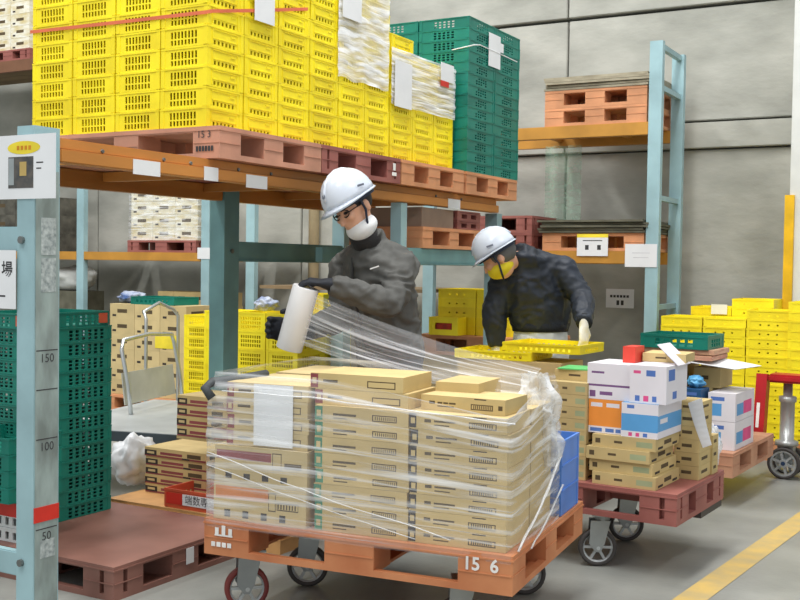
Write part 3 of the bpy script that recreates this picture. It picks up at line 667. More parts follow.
rope([(1.262, .56, FT + .26), (1.262, .3, FT + .12), (1.25, .02, FT - .012)], .0055, 2)
rope([(1.262, .60, FT + .14), (1.262, .36, FT + .04), (1.262, .15, FT - .02)], .004, 5)
rope([(1.25, .0, FT + .455), (.9, -.012, FT + .475), (.46, -.012, FT + .50), (.03, -.012, FT + .50)], .005, 8)
rope([(.02, -.014, FT + .26), (.5, -.014, FT + .14), (1.1, -.014, FT + .02)], .0035, 11)
rope([(.02, -.014, FT + .21), (.5, -.014, FT + .10), (.95, -.014, FT + .01)], .003, 14)
# gathered film at the right rear corner
m_gath = film_mat('stretch_film_bunched', .28, .85, (5, 9, 1), lo=.42, hi=.64)
R_ = []
for j in range(21):
    w = j / 20; row = []
    for i in range(40):
        an = i / 40 * 2 * math.pi; r = (.045 + .035 * math.sin(math.pi * w) * (1 - w * .5)) * (1 + .55 * noise.noise(Vector((math.cos(an) * 2.4, math.sin(an) * 2.4, w * 3.5))) + .25 * noise.noise(Vector((math.cos(an) * 6, math.sin(an) * 6, w * 9))))
        p = Vector(fl_(1.20 - .03 * w, .54 - .05 * w, FT + .22 + .36 * w)); row.append(p + Vector((r * math.cos(an), r * math.sin(an), .02 * noise.noise(Vector((math.cos(an) * 3, math.sin(an) * 3, w * 6))))))
    R_.append(row)
tag(obj('film_gather', MB().rings(R_, cap=False), m_gath, smooth=True), 'bunched white film gathered at the right rear corner of wrapped load', 'film')
# dark grey bar along the top left
m_dgrey = mat('dark_grey_foam', (72, 76, 78), 0.6)
tag(obj('handle_bar', MB().tube([at(212, 398, 4.14), at(205, 388, 4.14), at(212, 382, 4.18), at(240, 379, 4.27), at(266, 374, 4.42)], 0.018, 10), m_dgrey, smooth=True), 'dark grey padded bar along the top left corner of wrapped load', 'bar')
tag(obj('red_box', MB().box(-.13, .13, -.1, .1, 0, .02), mat('red_plastic', (196, 60, 62), .4), None, fl_(.44, .42, FT + .2885 + 4 * .061 + .002), FYAW, bevel=.005), 'flat red box on top of the wrapped load near the worker', 'box')

# ================================================================== right pallet cart
RYAW = math.radians(-3.0); RW, RD, RZ = 1.05, 0.72, 0.245
rc = Vector((-1.245, 4.684, 0)); c_, s_ = math.cos(RYAW), math.sin(RYAW)
RC = Vector((rc.x - RW/2*c_ - RD/2*s_, rc.y - RW/2*s_ + RD/2*c_, 0))
def rl(u, v, z=0.0):   # u from right edge going left is negative; v from front
    x, y = RW/2 + u, v - RD/2; return (RC.x + x*c_ - y*s_, RC.y + x*s_ + y*c_, z)
rcart = tag(empty('pallet_cart', RC, RYAW), 'maroon pallet on caster wheels loaded with mixed cartons at right', 'pallet')
obj('pallet_deck', pallet_mb(RW, RD, 0.142, True, blk=0.17), m_pmar, rcart, (0, 0, RZ))
for x_, y_, st in ((.155, -.29, 2.1), (.10, .22, 2.1), (-.40, .2, 2.1), (-.40, -.26, 2.1)): caster(rcart, x_, y_, RZ, 0.088, m_tire, st)
obj('dark_edge_strip', MB().box(RW/2 - .14, RW/2 - .006, .02, RD/2 - .006, RZ - .035, RZ - .001), m_tire, rcart)  # dark strip under the rear right corner of the pallet
RT = RZ + .143
for k in range(4):
    carton(.30, .33, .0555, rl(-.275 + (.02, .0, -.012, .012)[k], .20 - (.012, .0, .012, .0)[k], RT + k * .0565), f'flat carton, {ORD[k+1]} up under the orange and blue boxes on the right cart', 'small', RYAW, m_card, 'flat cartons at right cart front')
for k in range(8):
    carton(.19, .30, .0555, rl(-.545, .20, RT + k * .0565), f'narrow carton, {ORD[k+1]} up in the left stack of the right cart', 'small', RYAW, m_card, 'narrow cartons at right cart left')
for k in range(6):
    carton(.12, .19, .062 if k < 5 else .05, rl(-.08, .47, RT + k * .063), f'small carton, {ORD[k+1]} up in the rear right stack of the right cart', 'back', RYAW, m_card, 'small cartons at right cart rear')
    if k < 3: carton(.12, .09, .062, rl(-.07, .60, RT + k * .063), f'little carton, {ORD[k+1]} up at the rear edge of right cart', 'back', RYAW, m_card, 'little cartons at right cart rear edge')
RT2 = RT + 4 * .0565
m_orbox = mat('orange_carton', (236, 146, 62), .55, var=.03); m_blbox = mat('blue_carton', (92, 160, 214), .5, var=.03); m_whbox = mat('white_carton', (226, 222, 228), .5, var=.02)
m_purp = mat('purple_print', (120, 84, 130), .6); m_bluep = mat('blue_print', (84, 120, 190), .6); m_pinkp = mat('pink_print', (222, 84, 140), .6)
MK['orange'] = [('f', 0, 1, 0, .2, m_whbox), ('f', .05, .4, .04, .15, m_bluep), ('f', .5, .75, .04, .15, m_bluep), ('f', .8, .95, .04, .15, m_bluep), ('f', .06, .4, .78, .9, m_whbox), ('f', .52, .9, .78, .9, m_whbox)]
MK['blue'] = [('f', 0, 1, .68, 1, m_whbox), ('f', 0, 1, 0, .18, m_whbox), ('f', .15, .35, .84, .94, m_bluep), ('f', .2, .3, .03, .14, m_pinkp), ('f', .4, .5, .03, .14, m_pinkp), ('f', .6, .72, .03, .14, m_bluep), ('r', 0, 1, .66, 1, m_whbox), ('r', 0, 1, 0, .2, m_whbox), ('r', .1, .4, .42, .56, m_whbox)]
MK['whitep'] = [('f', 0, 1, .36, .42, m_purp), ('f', .06, .2, .06, .24, m_purp), ('f', .3, .6, .12, .22, m_purp), ('f', .1, .4, .72, .78, m_purp)]
MK['white2'] = [('f', .15, .28, .05, .2, m_bluep), ('f', .38, .52, .05, .2, m_pinkp), ('f', .62, .74, .05, .2, m_bluep), ('f', .1, .3, .78, .86, m_pinkp), ('f', .45, .7, .72, .88, m_bluep), ('r', .1, .4, .6, .9, m_bluep), ('r', .3, .5, .1, .3, m_bluep)]
carton(.165, .24, .155, rl(-.365, .19, RT2), 'orange carton with white lettering bands on right cart', 'orange', RYAW, m_orbox)
carton(.17, .33, .155, rl(-.192, .205, RT2), 'light blue and white carton beside the orange one on right cart', 'blue', RYAW, m_blbox)
carton(.205, .26, .165, rl(-.355, .20, RT2 + .156), 'white carton with thin purple stripe above the orange carton', 'whitep', RYAW, m_whbox)
carton(.17, .29, .17, rl(-.16, .195, RT2 + .156), 'white carton with blue and pink dots above the light blue carton', 'white2', RYAW, m_whbox)
RT3 = RT2 + .156 + .166
carton(.24, .22, .05, rl(-.53, .24, RT + 8 * .0565), 'flat open carton above the left stack of right cart', 'plain', RYAW, m_card)
tag(obj('green_sheet', MB().box(-.14, .14, -.09, .09, 0, .006), mat('green_sheet', (96, 190, 110), .5), None, rl(-.50, .22, RT + 8 * .0565 + .0505), RYAW + .1), 'bright green sheet lying on the flat carton near the white glove', 'sheet')
carton(.06, .12, .075, rl(-.30, .24, RT3), 'small red and white carton standing on the white boxes', None, RYAW, mat('red_carton', (216, 70, 56), .5))
carton(.20, .20, .04, rl(-.17, .36, RT3 + .005), 'thin brown carton lying behind the small red one', 'plain', RYAW + .1, m_card)
b = MB(); p = [rl(-.16, .16, RT3 + .09), rl(-.06, .16, RT3 + .0), rl(-.06, .34, RT3 + .0), rl(-.16, .34, RT3 + .09)]
for z in (0, .003): b.quad(*[Vector(q) + _z * z for q in p])
tag(obj('open_flap', b, m_whbox), 'white open carton flap leaning above the right cart', 'flap')
# long paper strip hanging over the small cartons
R_ = []
for i in range(9):
    w = i / 8; p0 = at(688 + 15 * w, 403 + 45 * w, 5.02); p1 = at(702 + 10 * w, 398 + 47 * w, 4.98)
    R_.append([p0 + _v * (.02 * math.sin(w * 3)), p1 + _v * (.02 * math.sin(w * 3)), p1 + _v * (.02 * math.sin(w * 3) + .0015), p0 + _v * (.02 * math.sin(w * 3) + .0015)])
tag(obj('paper_strip', MB().rings(R_), m_paper), 'long white paper strip curling down the small cartons at right', 'paper')

# ================================================================== pallet jack with loaded pallet
JYAW = math.radians(-3.0); JD = 0.95
jn = at(733, 454, 6.2); jz = jn.z - .142
cj, sj = math.cos(JYAW), math.sin(JYAW)
JC = Vector((jn.x - .55*cj - JD/2*sj, jn.y - .55*sj + JD/2*cj, 0))
def jl(u, v, z=0.0): x, y = .55 + u, v - JD/2; return (JC.x + x*cj - y*sj, JC.y + x*sj + y*cj, z)
m_redp = mat('jack_red_paint', (176, 30, 38), .4, var=.06); m_pwood = mat('pallet_pink_wood', (204, 156, 126), .65, rgb2=(182, 130, 102), scale=6)
tag(obj('pallet', pallet_mb(1.1, JD, .142), m_pwood, None, (JC.x, JC.y, jz), JYAW), 'pale pinkish pallet lifted on the red pallet jack', 'pallet')
jr = tag(empty('pallet_jack', jl(-.09, JD + .012, 0), JYAW + math.pi/2), 'red hand pallet jack with spoked front wheel at the right edge', 'pallet jack')
m_grey = mat('jack_grey_steel', (176, 180, 178), .35, metal=.4)
for sy in (-.33, .19): obj('fork', MB().box(-.34 if sy > 0 else -.05, .06, sy - .07, sy + .07, jz + .06, jz + .1095), m_redp, jr, bevel=.01)
for sy in (-.34, .02):
    jk = MB()
    pr = [(.005, .2), (.09, .2), (.17, .62), (.16, .68), (.09, .69), (.075, .6)]
    A = [Vector((u, sy - .035, v)) for u, v in pr]; B_ = [Vector((u, sy + .035, v)) for u, v in pr]
    jk.poly(A); jk.poly(list(reversed(B_)))
    for i in range(len(pr)): j = (i + 1) % len(pr); jk.quad(A[j], A[i], B_[i], B_[j])
    obj('side_cheek', jk, m_redp, jr)
obj('sticker', MB().quad((.0265, .038, .34), (.0265, .018, .34), (.0545, .018, .5), (.0545, .038, .5)), m_wink, jr)
obj('top_plate', MB().box(.085, .26, -.305, -.015, .635, .69), m_redp, jr, bevel=.015)
wp_ = Vector(on_z(785, 463, .1)) - Vector(jr.location); an_ = -(JYAW + math.pi/2)
wx_, wy_ = wp_.x * math.cos(an_) - wp_.y * math.sin(an_), wp_.x * math.sin(an_) + wp_.y * math.cos(an_)
wx_ = max(wx_, .14)
pu = MB().lathe([(.001, .215), (.075, .215), (.075, .245), (.046, .25), (.046, .5), (.056, .505), (.056, .54), (.03, .545), (.03, .635), (.001, .635)], (wx_ + .03, wy_, 0), (0, 0, 1), 20)
obj('pump_cylinder', pu, m_grey, jr, smooth=True)
obj('axle', MB().box(wx_ - .01, wx_ + .07, wy_ - .05, wy_ + .05, .09, .215), m_grey, jr)
for sx in (-.035, .095):
    wv = MB(); ce = Vector((wx_ + sx, wy_, .104)); r = .104; A1_ = (1, 0, 0)
    wv.lathe([(r*.82, -.022), (r*.98, -.022), (r, -.016), (r, .016), (r*.98, .022), (r*.82, .022), (r*.82, -.022)], ce, A1_, 32)
    wo = obj('wheel', wv, m_tire, jr, smooth=True)
    hb = MB().lathe([(r*.82, -.018), (r*.70, -.018), (r*.70, .018), (r*.82, .018), (r*.82, -.018)], ce, A1_, 32).lathe([(.001, -.024), (r*.26, -.024), (r*.26, .024), (.001, .024)], ce, A1_, 14)
    for k in range(6):
        an = k * math.pi / 3 + .3; p = Vector((0, math.cos(an), math.sin(an))); hb.bar(ce + p*r*.2, ce + p*r*.74, .016, .03, up=Vector((1, 0, 0)))
    obj('wheel_hub', hb, m_hub, wo)
    obj('hub_cap', MB().lathe([(.001, -.027), (.014, -.027), (.014, .027), (.001, .027)], ce, A1_, 10), mat('hub_blue', (46, 66, 96), .4), wo)
# ---- what stands on that pallet
JT = jz + .143
MK['diaper'] = [('f', .0, .5, .18, .62, m_blbox), ('r', .08, .42, .2, .62, m_blbox), ('r', .42, .85, .2, .66, m_pinkp), ('f', .1, .6, .72, .86, m_bluep)]
for k in range(2): carton(.16, .42, .165, jl(-.10, .31, JT + k * .167), ('white carton with blue and pink panels, lower of two on jack pallet', 'white carton with blue and pink panels, upper of two on jack pallet')[k], 'diaper', JYAW, m_whbox)
carton(.12, .16, .17, jl(-.265, .11, JT), 'small plain carton at the near corner of the jack pallet', 'plain', JYAW, m_card)
m_navy = mat('navy_carton', (36, 84, 130), .5)
MK['navy'] = [('f', .12, .3, .2, .7, m_bluep), ('f', .5, .8, .2, .35, m_bluep), ('f', .1, .8, .8, .9, m_bluep), ('r', .2, .8, .3, .6, m_blbox)]
carton(.12, .17, .18, jl(-.262, .11, JT + .171), 'dark blue carton with pale print beside the paper strip', 'navy', JYAW, m_navy)
for k in range(5): carton(.32, .42, .101, jl(-.54, .36, JT + k * .102), f'plain brown carton, {ORD[k+1]} up under the open green crate', 'plain', JYAW, m_card, 'brown cartons under green crate')
JU = JT + 5 * .102
m_slab = mat('pale_wood_slab', (212, 176, 142), .7, rgb2=(190, 130, 110), scale=8, stretch=(1, 1, 4))
# open green crate on pale boards
gq0, gq1 = at(640, 352, 6.25), at(716, 356, 6.1)
tag(obj('wooden_board', MB().box(-.22, .24, -.17, .17, 0, .03).box(-.2, .25, -.16, .17, .034, .064), m_slab, None, jl(-.42, .32, JU), JYAW, bevel=.003), 'pale wooden boards under the open green crate at right', 'board')
ocr = crate_mb(.42, .34, .085, grid(.2, .8, 5, .7, ((.2, .5), (.55, .85))), grid(.2, .8, 4, .7, ((.2, .5), (.55, .85))), rim=.016, t=.008)
tag(obj('green_crate', ocr, m_gcr, None, jl(-.41, .31, JU + .065), JYAW), 'open green crate on pale boards at the top of the right load', 'crate')
carton(.16, .26, .12, jl(-.24, .40, JT + .341), 'open brown carton under the loose white sheets', 'plain', JYAW, m_card)
carton(.16, .26, .34, jl(-.285, .40, JT), 'tall brown carton below the loose white sheets', 'plain', JYAW, m_card)
b = MB(); P4 = [jl(-.33, .12, JT + .50), jl(-.04, .14, JT + .47), jl(.04, .44, JT + .475), jl(-.22, .46, JT + .51)]
for z in (0, .003): b.quad(*[Vector(p) + _z*z for p in P4])
tag(obj('white_sheet', b, m_paper), 'loose white sheet lying on the open brown carton at right', 'paper')
tag(obj('green_crate', crate_mb(.14, .2, .085, [(.2, .8, .3, .7)], [(.2, .8, .3, .7)]), m_gcr, None, jl(-.415, .08, JT + .421), JYAW), 'small dark green crate wedged behind the white carton', 'crate')
carton(.14, .12, .42, jl(-.415, .07, JT), 'tall slim carton behind the white cartons of right cart', 'plain', JYAW, m_card)
# clear plastic bag hanging by the jack pallet
m_bag = film_mat('clear_bag', .35, .8, (5, 5, 1), lo=.4, hi=.62)
def lump(name, c, rx, ry, rz_, m, label, cat, amp=.35, seed=0, fr=2.2):
    bm = bmesh.new(); bmesh.ops.create_icosphere(bm, subdivisions=4, radius=1)
    for v in bm.verts:
        n_ = 1 + amp * noise.noise(v.co * fr + Vector((seed, 0, 0))) + amp * .4 * noise.noise(v.co * fr * 2.7 + Vector((seed, 5, 0)))
        v.co = Vector((v.co.x * rx * n_, v.co.y * ry * n_, max(v.co.z * rz_ * n_, -rz_)))
    me = bpy.data.meshes.new(name); bm.to_mesh(me); bm.free(); me.materials.append(m); me.uv_layers.new(name='UVMap')
    for p in me.polygons: p.use_smooth = True
    for l in me.loops: co = me.vertices[l.vertex_index].co; me.uv_layers[0].data[l.index].uv = (math.atan2(co.y, co.x), co.z * 6)
    o = link(name, me, None, c); return tag(o, label, cat)
lump('plastic_bag', rl(-.075, .695, RT + .11), .06, .045, .11, m_bag, 'crumpled clear plastic bag between right cart and jack pallet', 'bag', seed=3)
lump('plastic_bag', jl(-.262, .12, JT + .352 + .035), .05, .045, .035, mat('blue_bag', (90, 160, 205), .3), 'light blue plastic bag beside the white open flap', 'bag', seed=5)

# ================================================================== yellow stacks by the back wall, right
RBY = 8.05
ysl = crate_mb(.31, .36, .0665, grid(.2, .8, 3, .22, ((.40, .58),)), grid(.2, .8, 4, .22, ((.40, .58),)), rim=.012)
me_ys = ysl.mesh('yellow_tray', m_ycr)
xr = [on_y(x, 360, RBY).x for x in (679, 717, 758)]
for i, (n_, dy) in enumerate(((13, 0), (13, 0), (14, 0))):
    stack(me_ys, 'yellow_tray', xr[0] + .165 + (i - .5) * .314, RBY + .19, .145, n_, .067, f'{("left", "middle", "right")[i]} stack of the yellow group by back wall', 'tray', 'yellow trays by the back wall', 'yellow tray')
for i, n_ in enumerate((14, 15)):
    stack(me_ys, 'yellow_tray', xr[0] + .165 + (i - .1) * .314, RBY + .19 + .37, .145, n_, .067, f'{("left", "right")[i]} rear stack of yellow group by wall', 'tray', 'yellow trays by the back wall', 'yellow tray')
x5 = on_y(787, 360, 8.02).x + .155
stack(me_ys, 'yellow_tray', x5, 8.2, .145, 15, .067, 'the stack at the right edge before the pillar', 'tray', 'yellow trays at the right edge', 'yellow tray')
tag(obj('pallet', pallet_mb(.96, .72, .142), m_porange, None, (xr[0] + .325, RBY + .365, 0)), 'orange pallet under the yellow trays by the back wall', 'pallet')
tag(obj('pallet', pallet_mb(.33, .5, .142, blk=.07), m_porange, None, (x5 + .01, 8.25, 0)), 'orange pallet under the yellow trays at the right edge', 'pallet')
sl = on_y(719, 309, RBY + .36)
tag(obj('paper_slip', MB().box(-.06, .06, -.002, 0, -.04, .035), m_paper, None, (sl.x, RBY + .365, sl.z)), 'torn white slip on the topmost rear yellow tray by wall', 'paper')

# ================================================================== loads on the wall rack
zU, zL = zu + .001, zl + .001
xa = on_y(544, 110, BY).x
me_pw = pallet_mb(.84, .8, .142, blk=.16).mesh('pallet', m_porange)
for k in range(2): tag(link('pallet', me_pw, None, (xa + .42, BY + .42, zU + k * .143)), ('lower orange pallet of the pair on the top wall shelf', 'upper orange pallet of the pair on the top wall shelf')[k], 'pallet')
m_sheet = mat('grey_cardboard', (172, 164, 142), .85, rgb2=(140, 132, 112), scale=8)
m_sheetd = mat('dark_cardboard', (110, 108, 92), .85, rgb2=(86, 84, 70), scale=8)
def sheets(n, x, y, z, w, d, t, m, desc):
    for k in range(n):
        tag(obj('cardboard_sheet', MB().box(-w/2, w/2, -d/2, d/2, 0, t * .8), m, None, (x + random.uniform(-.02, .02), y + random.uniform(-.02, .02), z + k * t), random.uniform(-.02, .02)), f'{desc}, {ORD[k+1]} from bottom', 'cardboard', desc)
sheets(5, xa + .42, BY + .42, zU + .287, .86, .82, .022, m_sheet, 'grey flattened cardboard on the pallet pair of the top wall shelf')
tag(link('pallet', me_pw, None, (xa + .42, BY + .42, zL)), 'orange pallet on the middle wall shelf under dark cardboard', 'pallet')
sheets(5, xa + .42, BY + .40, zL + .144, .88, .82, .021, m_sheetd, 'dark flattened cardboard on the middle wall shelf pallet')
xm = on_y(524, 228, BY).x
me_pm8 = pallet_mb(.8, .8, .142, True, blk=.14).mesh('pallet', m_pmar)
for k in range(2): tag(link('pallet', me_pm8, None, (xm - .34, BY + .42, zL + k * .143)), f'maroon pallet, {ORD[k+1]} from bottom behind the second worker helmet', 'pallet', 'maroon pallets on the wall shelf')
def wallnote(x0, x1, y0, y1, wy, label, top=None):
    o, w_, h_ = notice('notice_sheet', x0, x1, y0, y1, wy, label)
    return o, w_, h_
o, w_, h_ = wallnote(577, 608, 234, 256, BY - .004, 'white notice with yellow top edge on the middle wall shelf beam')
obj('yellow_band', MB().box(-w_/2, w_/2, -.002, -.0016, h_*.84, h_), m_yink, o)
prints(o, m_ink, ((-.06, -.03, -.002, -.0016, h_*.28, h_*.5), (.04, .07, -.002, -.0016, h_*.28, h_*.5), (-.08, .08, -.002, -.0016, h_*.68, h_*.72)))
o, w_, h_ = wallnote(625, 657, 244, 267, BY - .004, 'plain white notice on the tall pale blue rack post')
prints(o, mat('faint_ink', (190, 190, 196), .8), ((-.07, .07, -.002, -.0016, h_*.6, h_*.62), (-.06, .06, -.002, -.0016, h_*.4, h_*.42)))
o, w_, h_ = wallnote(606, 634, 289, 308, WALL_Y - .001, 'small white sign on the concrete wall right of the second worker')
prints(o, m_ink, [(-.09 + k * .03, -.068 + k * .03, -.002, -.0016, h_*.55, h_*.68) for k in range(6)] + [(-.03, -.005, -.002, -.0016, h_*.15, h_*.4), (.01, .035, -.002, -.0016, h_*.15, h_*.4)])
# green translucent net film hanging from the top shelf
m_gfilm = film_mat('green_film', .3, .5, (14, 3, 1), (.45, .68, .52), lo=.4, hi=.65)
R_ = []
for i in range(13):
    u = i / 12; xx = on_y(545, 180, BY + .58).x + u * .32
    R_.append([Vector((xx, BY + .58 + .03 * math.sin(u * 14), zl + .27 + (zu - zl - .36) * j / 6)) for j in range(7)])
tag(obj('green_film', MB().rings(R_, cap=False, close=False), m_gfilm, smooth=True), 'translucent green film hanging below the top wall shelf', 'film')
# wrapped cartons on the far left bay
m_wrapc = mat('wrapped_cartons', (206, 190, 140), .5, rgb2=(236, 236, 226), scale=7, stretch=(1, 1, 3))
xw0, xw1 = on_y(127, 220, BY).x, on_y(194, 220, BY).x; ww = (xw1 - xw0)
wp = tag(obj('pallet', pallet_mb(ww + .02, .8, .12, True), m_pmar, None, ((xw0 + xw1)/2, BY + .42, zl2 + .001)), 'maroon pallet under the wrapped cartons on the far left shelf', 'pallet')
for r in range(4):
    for c in range(3):
        carton(ww/3 - .004, .6, .128, (xw0 + (c + .5) * ww/3, BY + .36, zl2 + .122 + r * .13), f'wrapped carton on far left shelf, {("left", "middle", "right")[c]} column, {ORD[r+1]} from bottom', 'back', 0, m_wrapc, 'wrapped cartons on far left shelf')
R_ = []
for j in range(12):
    z = zl2 + .12 + .535 * j / 11
    R_.append([Vector((x + .012 * noise.noise(Vector((x * 5, z * 9, 2))), y + .012 * noise.noise(Vector((x * 6, z * 12, 7))), z)) for x, y in [(xw0 - .02 + (ww + .04) * i / 12, BY + .045) for i in range(13)] + [(xw1 + .02, BY + .66), (xw0 - .02, BY + .66)]])
tag(obj('film_wrap', MB().rings(R_, cap=False), m_film, smooth=True), 'thin film wrapped around the cartons on the far left shelf', 'film')
xt0, xt1 = on_y(-12, 30, BY).x, on_y(25, 30, BY).x
tag(obj('pallet', pallet_mb(xt1 - xt0 + .1, .8, .12, True), m_pmar, None, ((xt0 + xt1)/2, BY + .42, zh + .001)), 'maroon pallet on the highest shelf at top left', 'pallet')
for r in range(5):
    for c in range(2):
        w2 = (xt1 - xt0) / 2
        carton(w2 - .004, .6, .128, (xt0 + (c + .5) * w2, BY + .36, zh + .122 + r * .13), f'wrapped carton at top left corner, {("left", "right")[c]} column, {ORD[r+1]} from bottom', 'back', 0, m_wrapc, 'wrapped cartons at top left')

for r in range(3):
    for c in range(2): carton((xt1 - xt0)/2 + .06, .6, .2, (xt0 + (c + .5) * ((xt1 - xt0)/2 + .065) - .03, BY + .4, zl2 + .001 + r * .201), f'goods coloured dark as shade on the far left shelf, {("left", "right")[c]} column, {ORD[r+1]} from bottom', 'plain', 0, mat('shade_dark_goods', (84, 82, 74), .7, var=.2, scale=9), 'shade-dark goods on far left shelf')  # goods added to darken this bay; shade is put into their colour
# ================================================================== left foreground: brown pallet and green stacks
BPW, BPD = 1.12, .87
bpc = Vector((-3.11 - BPW/2, 3.19 + BPD/2, 0))
tag(obj('pallet', pallet_mb(BPW, BPD, .14, True, blk=.17), m_pbrown, None, bpc), 'dark brown plastic pallet on the floor at the bottom left', 'pallet')
prints(bpy.data.objects[[o.name for o in COL.objects if o.get('label', '').startswith('dark brown plastic')][0]], m_paper, ((BPW/2 + .003, BPW/2 + .0045, .0, .05, .05, .12),), 'paper_slip')
gx1 = -3.86
me_gl = crate_mb(.37, .52, .0695, gsl, grid(.45, .93, 6, .55, ((.1, .3), (.38, .58), (.66, .86))), rim=.007).mesh('green_crate', m_gcr)
stack(me_gl, 'green_crate', gx1 - .185, 3.42 + .26, .141, 13, .0705, 'the tall stack on the brown pallet', 'crate', 'green crates on the brown pallet', 'green crate')
tcr = tag(link('green_crate', me_gl, None, (gx1 - .195, 3.42 + .25, .141 + 13 * .0705)), 'green crate with red corner tabs topping the stack on brown pallet', 'crate')
prints(tcr, m_rcr, ((.183, .1865, .19, .245, .012, .06), (.183, .1865, -.2, -.11, .012, .06), (.12, .18, -.262, -.2595, .012, .06)), 'corner_tab')
me_gl2 = crate_mb(.36, .30, .0695, grid(.1, .9, 6, .55, ((.12, .32), (.4, .6), (.68, .88))), grid(.1, .9, 6, .55, ((.12, .32), (.4, .6), (.68, .88)))).mesh('green_crate', m_gcr)
m_bundle = film_mat('bundle_wrap', .55, .9, (20, 3, 1), lo=.4, hi=.6)
xb = on_y(20, 480, 3.22).x
m_wplas = mat('white_plastic', (224, 226, 226), .5, var=.03)
for k in range(3):
    tag(obj('white_tray', crate_mb(.3, .16, .062, grid(.1, .9, 5, .5, ((.2, .8),)), grid(.1, .9, 3, .5, ((.2, .8),))), m_wplas, None, (xb - .15, 3.225 + .09, .141 + k * .063)), f'white plastic tray with red tape, {ORD[k+1]} up at the left edge', 'tray', 'white trays at the left edge')
tz = on_y(10, 510, 3.22).z
tag(obj('red_tape', MB().box(xb - .302, xb + .003, 3.2215, 3.2225, tz - .03, tz + .03), m_red), 'red tape band around the white trays at the left edge', 'tape')
for k in range(4):
    tag(link('green_crate', me_gl2, None, (xb - .17, 3.3, .141 + .19 + k * .0705)), f'lattice green crate, {ORD[k+1]} up above white trays at the left edge', 'crate', 'lattice green crates at the left edge')

# ================================================================== tan pallet with flat cartons, behind
TPY = 4.12
tpx0 = -4.06
m_ptan = mat('pallet_tan', (206, 156, 100), .6, var=.07)
tag(obj('pallet', pallet_mb(1.1, .8, .138), m_ptan, None, (tpx0 + .55, TPY + .4, 0)), 'tan pallet behind the brown one holding flat printed cartons', 'pallet')
xk = on_z(145, 491, .14); 
for k in range(5): carton(.42, .30, .0475, (xk.x + .21, xk.y + .15, .1395 + k * .0485), f'flat carton with dark edge print, {ORD[k+1]} up in the low stack on tan pallet', 'stripk', 0, m_card, 'flat cartons in low stack', jit=.003)
xk2 = at(177, 440, 6.2)
carton(.36, .30, .26, (xk2.x + .18, xk2.y + .15, .0), 'plain carton on the floor under the small printed stack', 'plain', 0, m_card)
for k in range(6): carton(.36, .30, .0575, (xk2.x + .18, xk2.y + .15, .2605 + k * .0585), f'flat carton with dark edge print, {ORD[k+1]} up in the tall stack beside steel cart', 'stripk', 0, m_card, 'flat cartons in tall stack', jit=.003)
# red-orange crate with white name strip
ra = on_z(163, 506, .14); 
rcr = crate_mb(.36, .26, .095, [], grid(.15, .85, 5, .6, ((.3, .7),)), rim=.012, t=.007)
ro = tag(obj('red_crate', rcr, m_rcr, None, (ra.x + .185, TPY + .14, .139)), 'low red-orange crate with white Japanese name strip on the tan pallet', 'crate')
obj('name_strip', MB().box(-.06, .16, -.1285, -.1262, .02, .075), m_paper, ro)
obj('red_panel', MB().box(-.165, -.062, -.1285, -.1262, .02, .075), m_red, ro)
lettering('端数専', 0.05, m_ink, ro, (.03, -.1292, .047))
bq = on_z(126, 486, .14)
lump('plastic_bag', (bq.x, bq.y + .06, .139 + .13), .11, .15, .13, mat('white_bag', (222, 224, 226), .35, var=.02), 'crumpled white plastic bag on the tan pallet beside green crates', 'bag', seed=9)

# ================================================================== steel platform cart
m_sst = mat('stainless', (196, 200, 200), .3, var=.04, metal=.75); m_deck = mat('cart_deck_grey', (186, 190, 190), .4, var=.04, metal=.3)
A_, B_ = at(131, 414, 7.0), at(183, 404, 7.7)
dz = A_.z - .005; yaw = math.atan2((B_ - A_).y, (B_ - A_).x) - math.pi/2
pc = tag(empty('platform_cart', (A_.x, A_.y, 0), yaw), 'steel platform cart with tubular handle and grey plate behind green crates', 'cart')
obj('deck', MB().box(-.25, .66, -.62, .76, dz - .03, dz), m_deck, pc, bevel=.006)
prints(pc, mat('cart_edge_dark', (60, 70, 76), .5), ((-.26, .672, -.632, -.62, dz - .06, dz - .002), (.66, .672, -.62, .76, dz - .06, dz - .002)), 'deck_edge')
L_ = .72; hz = .48
pts = [(0, 0, dz), (-.02, 0, dz + .18), (-.07, 0, dz + hz - .06), (-.075, .03, dz + hz), (-.075, L_/2, dz + hz + .02), (-.075, L_ - .03, dz + hz), (-.07, L_, dz + hz - .06), (-.02, L_, dz + .18), (0, L_, dz)]
obj('handle', MB().tube(pts, .014, 10), m_sst, pc, smooth=True)
obj('handle_plate', MB().box(-.004, .004, .012, L_ - .012, dz + .06, dz + .27, R=Matrix.Rotation(-.12, 4, 'Y')), mat('plate_grey', (176, 176, 166), .5), pc)
for x_, y_ in ((-.15, -.5), (.56, -.5), (-.15, .62), (.56, .62)): caster(pc, x_, y_, dz - .03, .07, m_tire, .3)
p2 = at(146, 344, 7.9); p3 = at(176, 340, 8.3)
pc2 = tag(empty('hand_cart', (p2.x, p2.y, 0), yaw), 'second cart handle standing behind the steel platform cart', 'cart')
obj('handle', MB().tube([(0, 0, .02), (0, 0, .95), (-.03, .02, 1.0), (-.03, .25, 1.06), (-.03, .48, 1.0), (0, .5, .95), (0, .5, .02)], .013, 8), m_sst, pc2, smooth=True)
obj('base_plate', MB().box(-.05, .4, -.05, .55, 0, .02), m_deck, pc2)

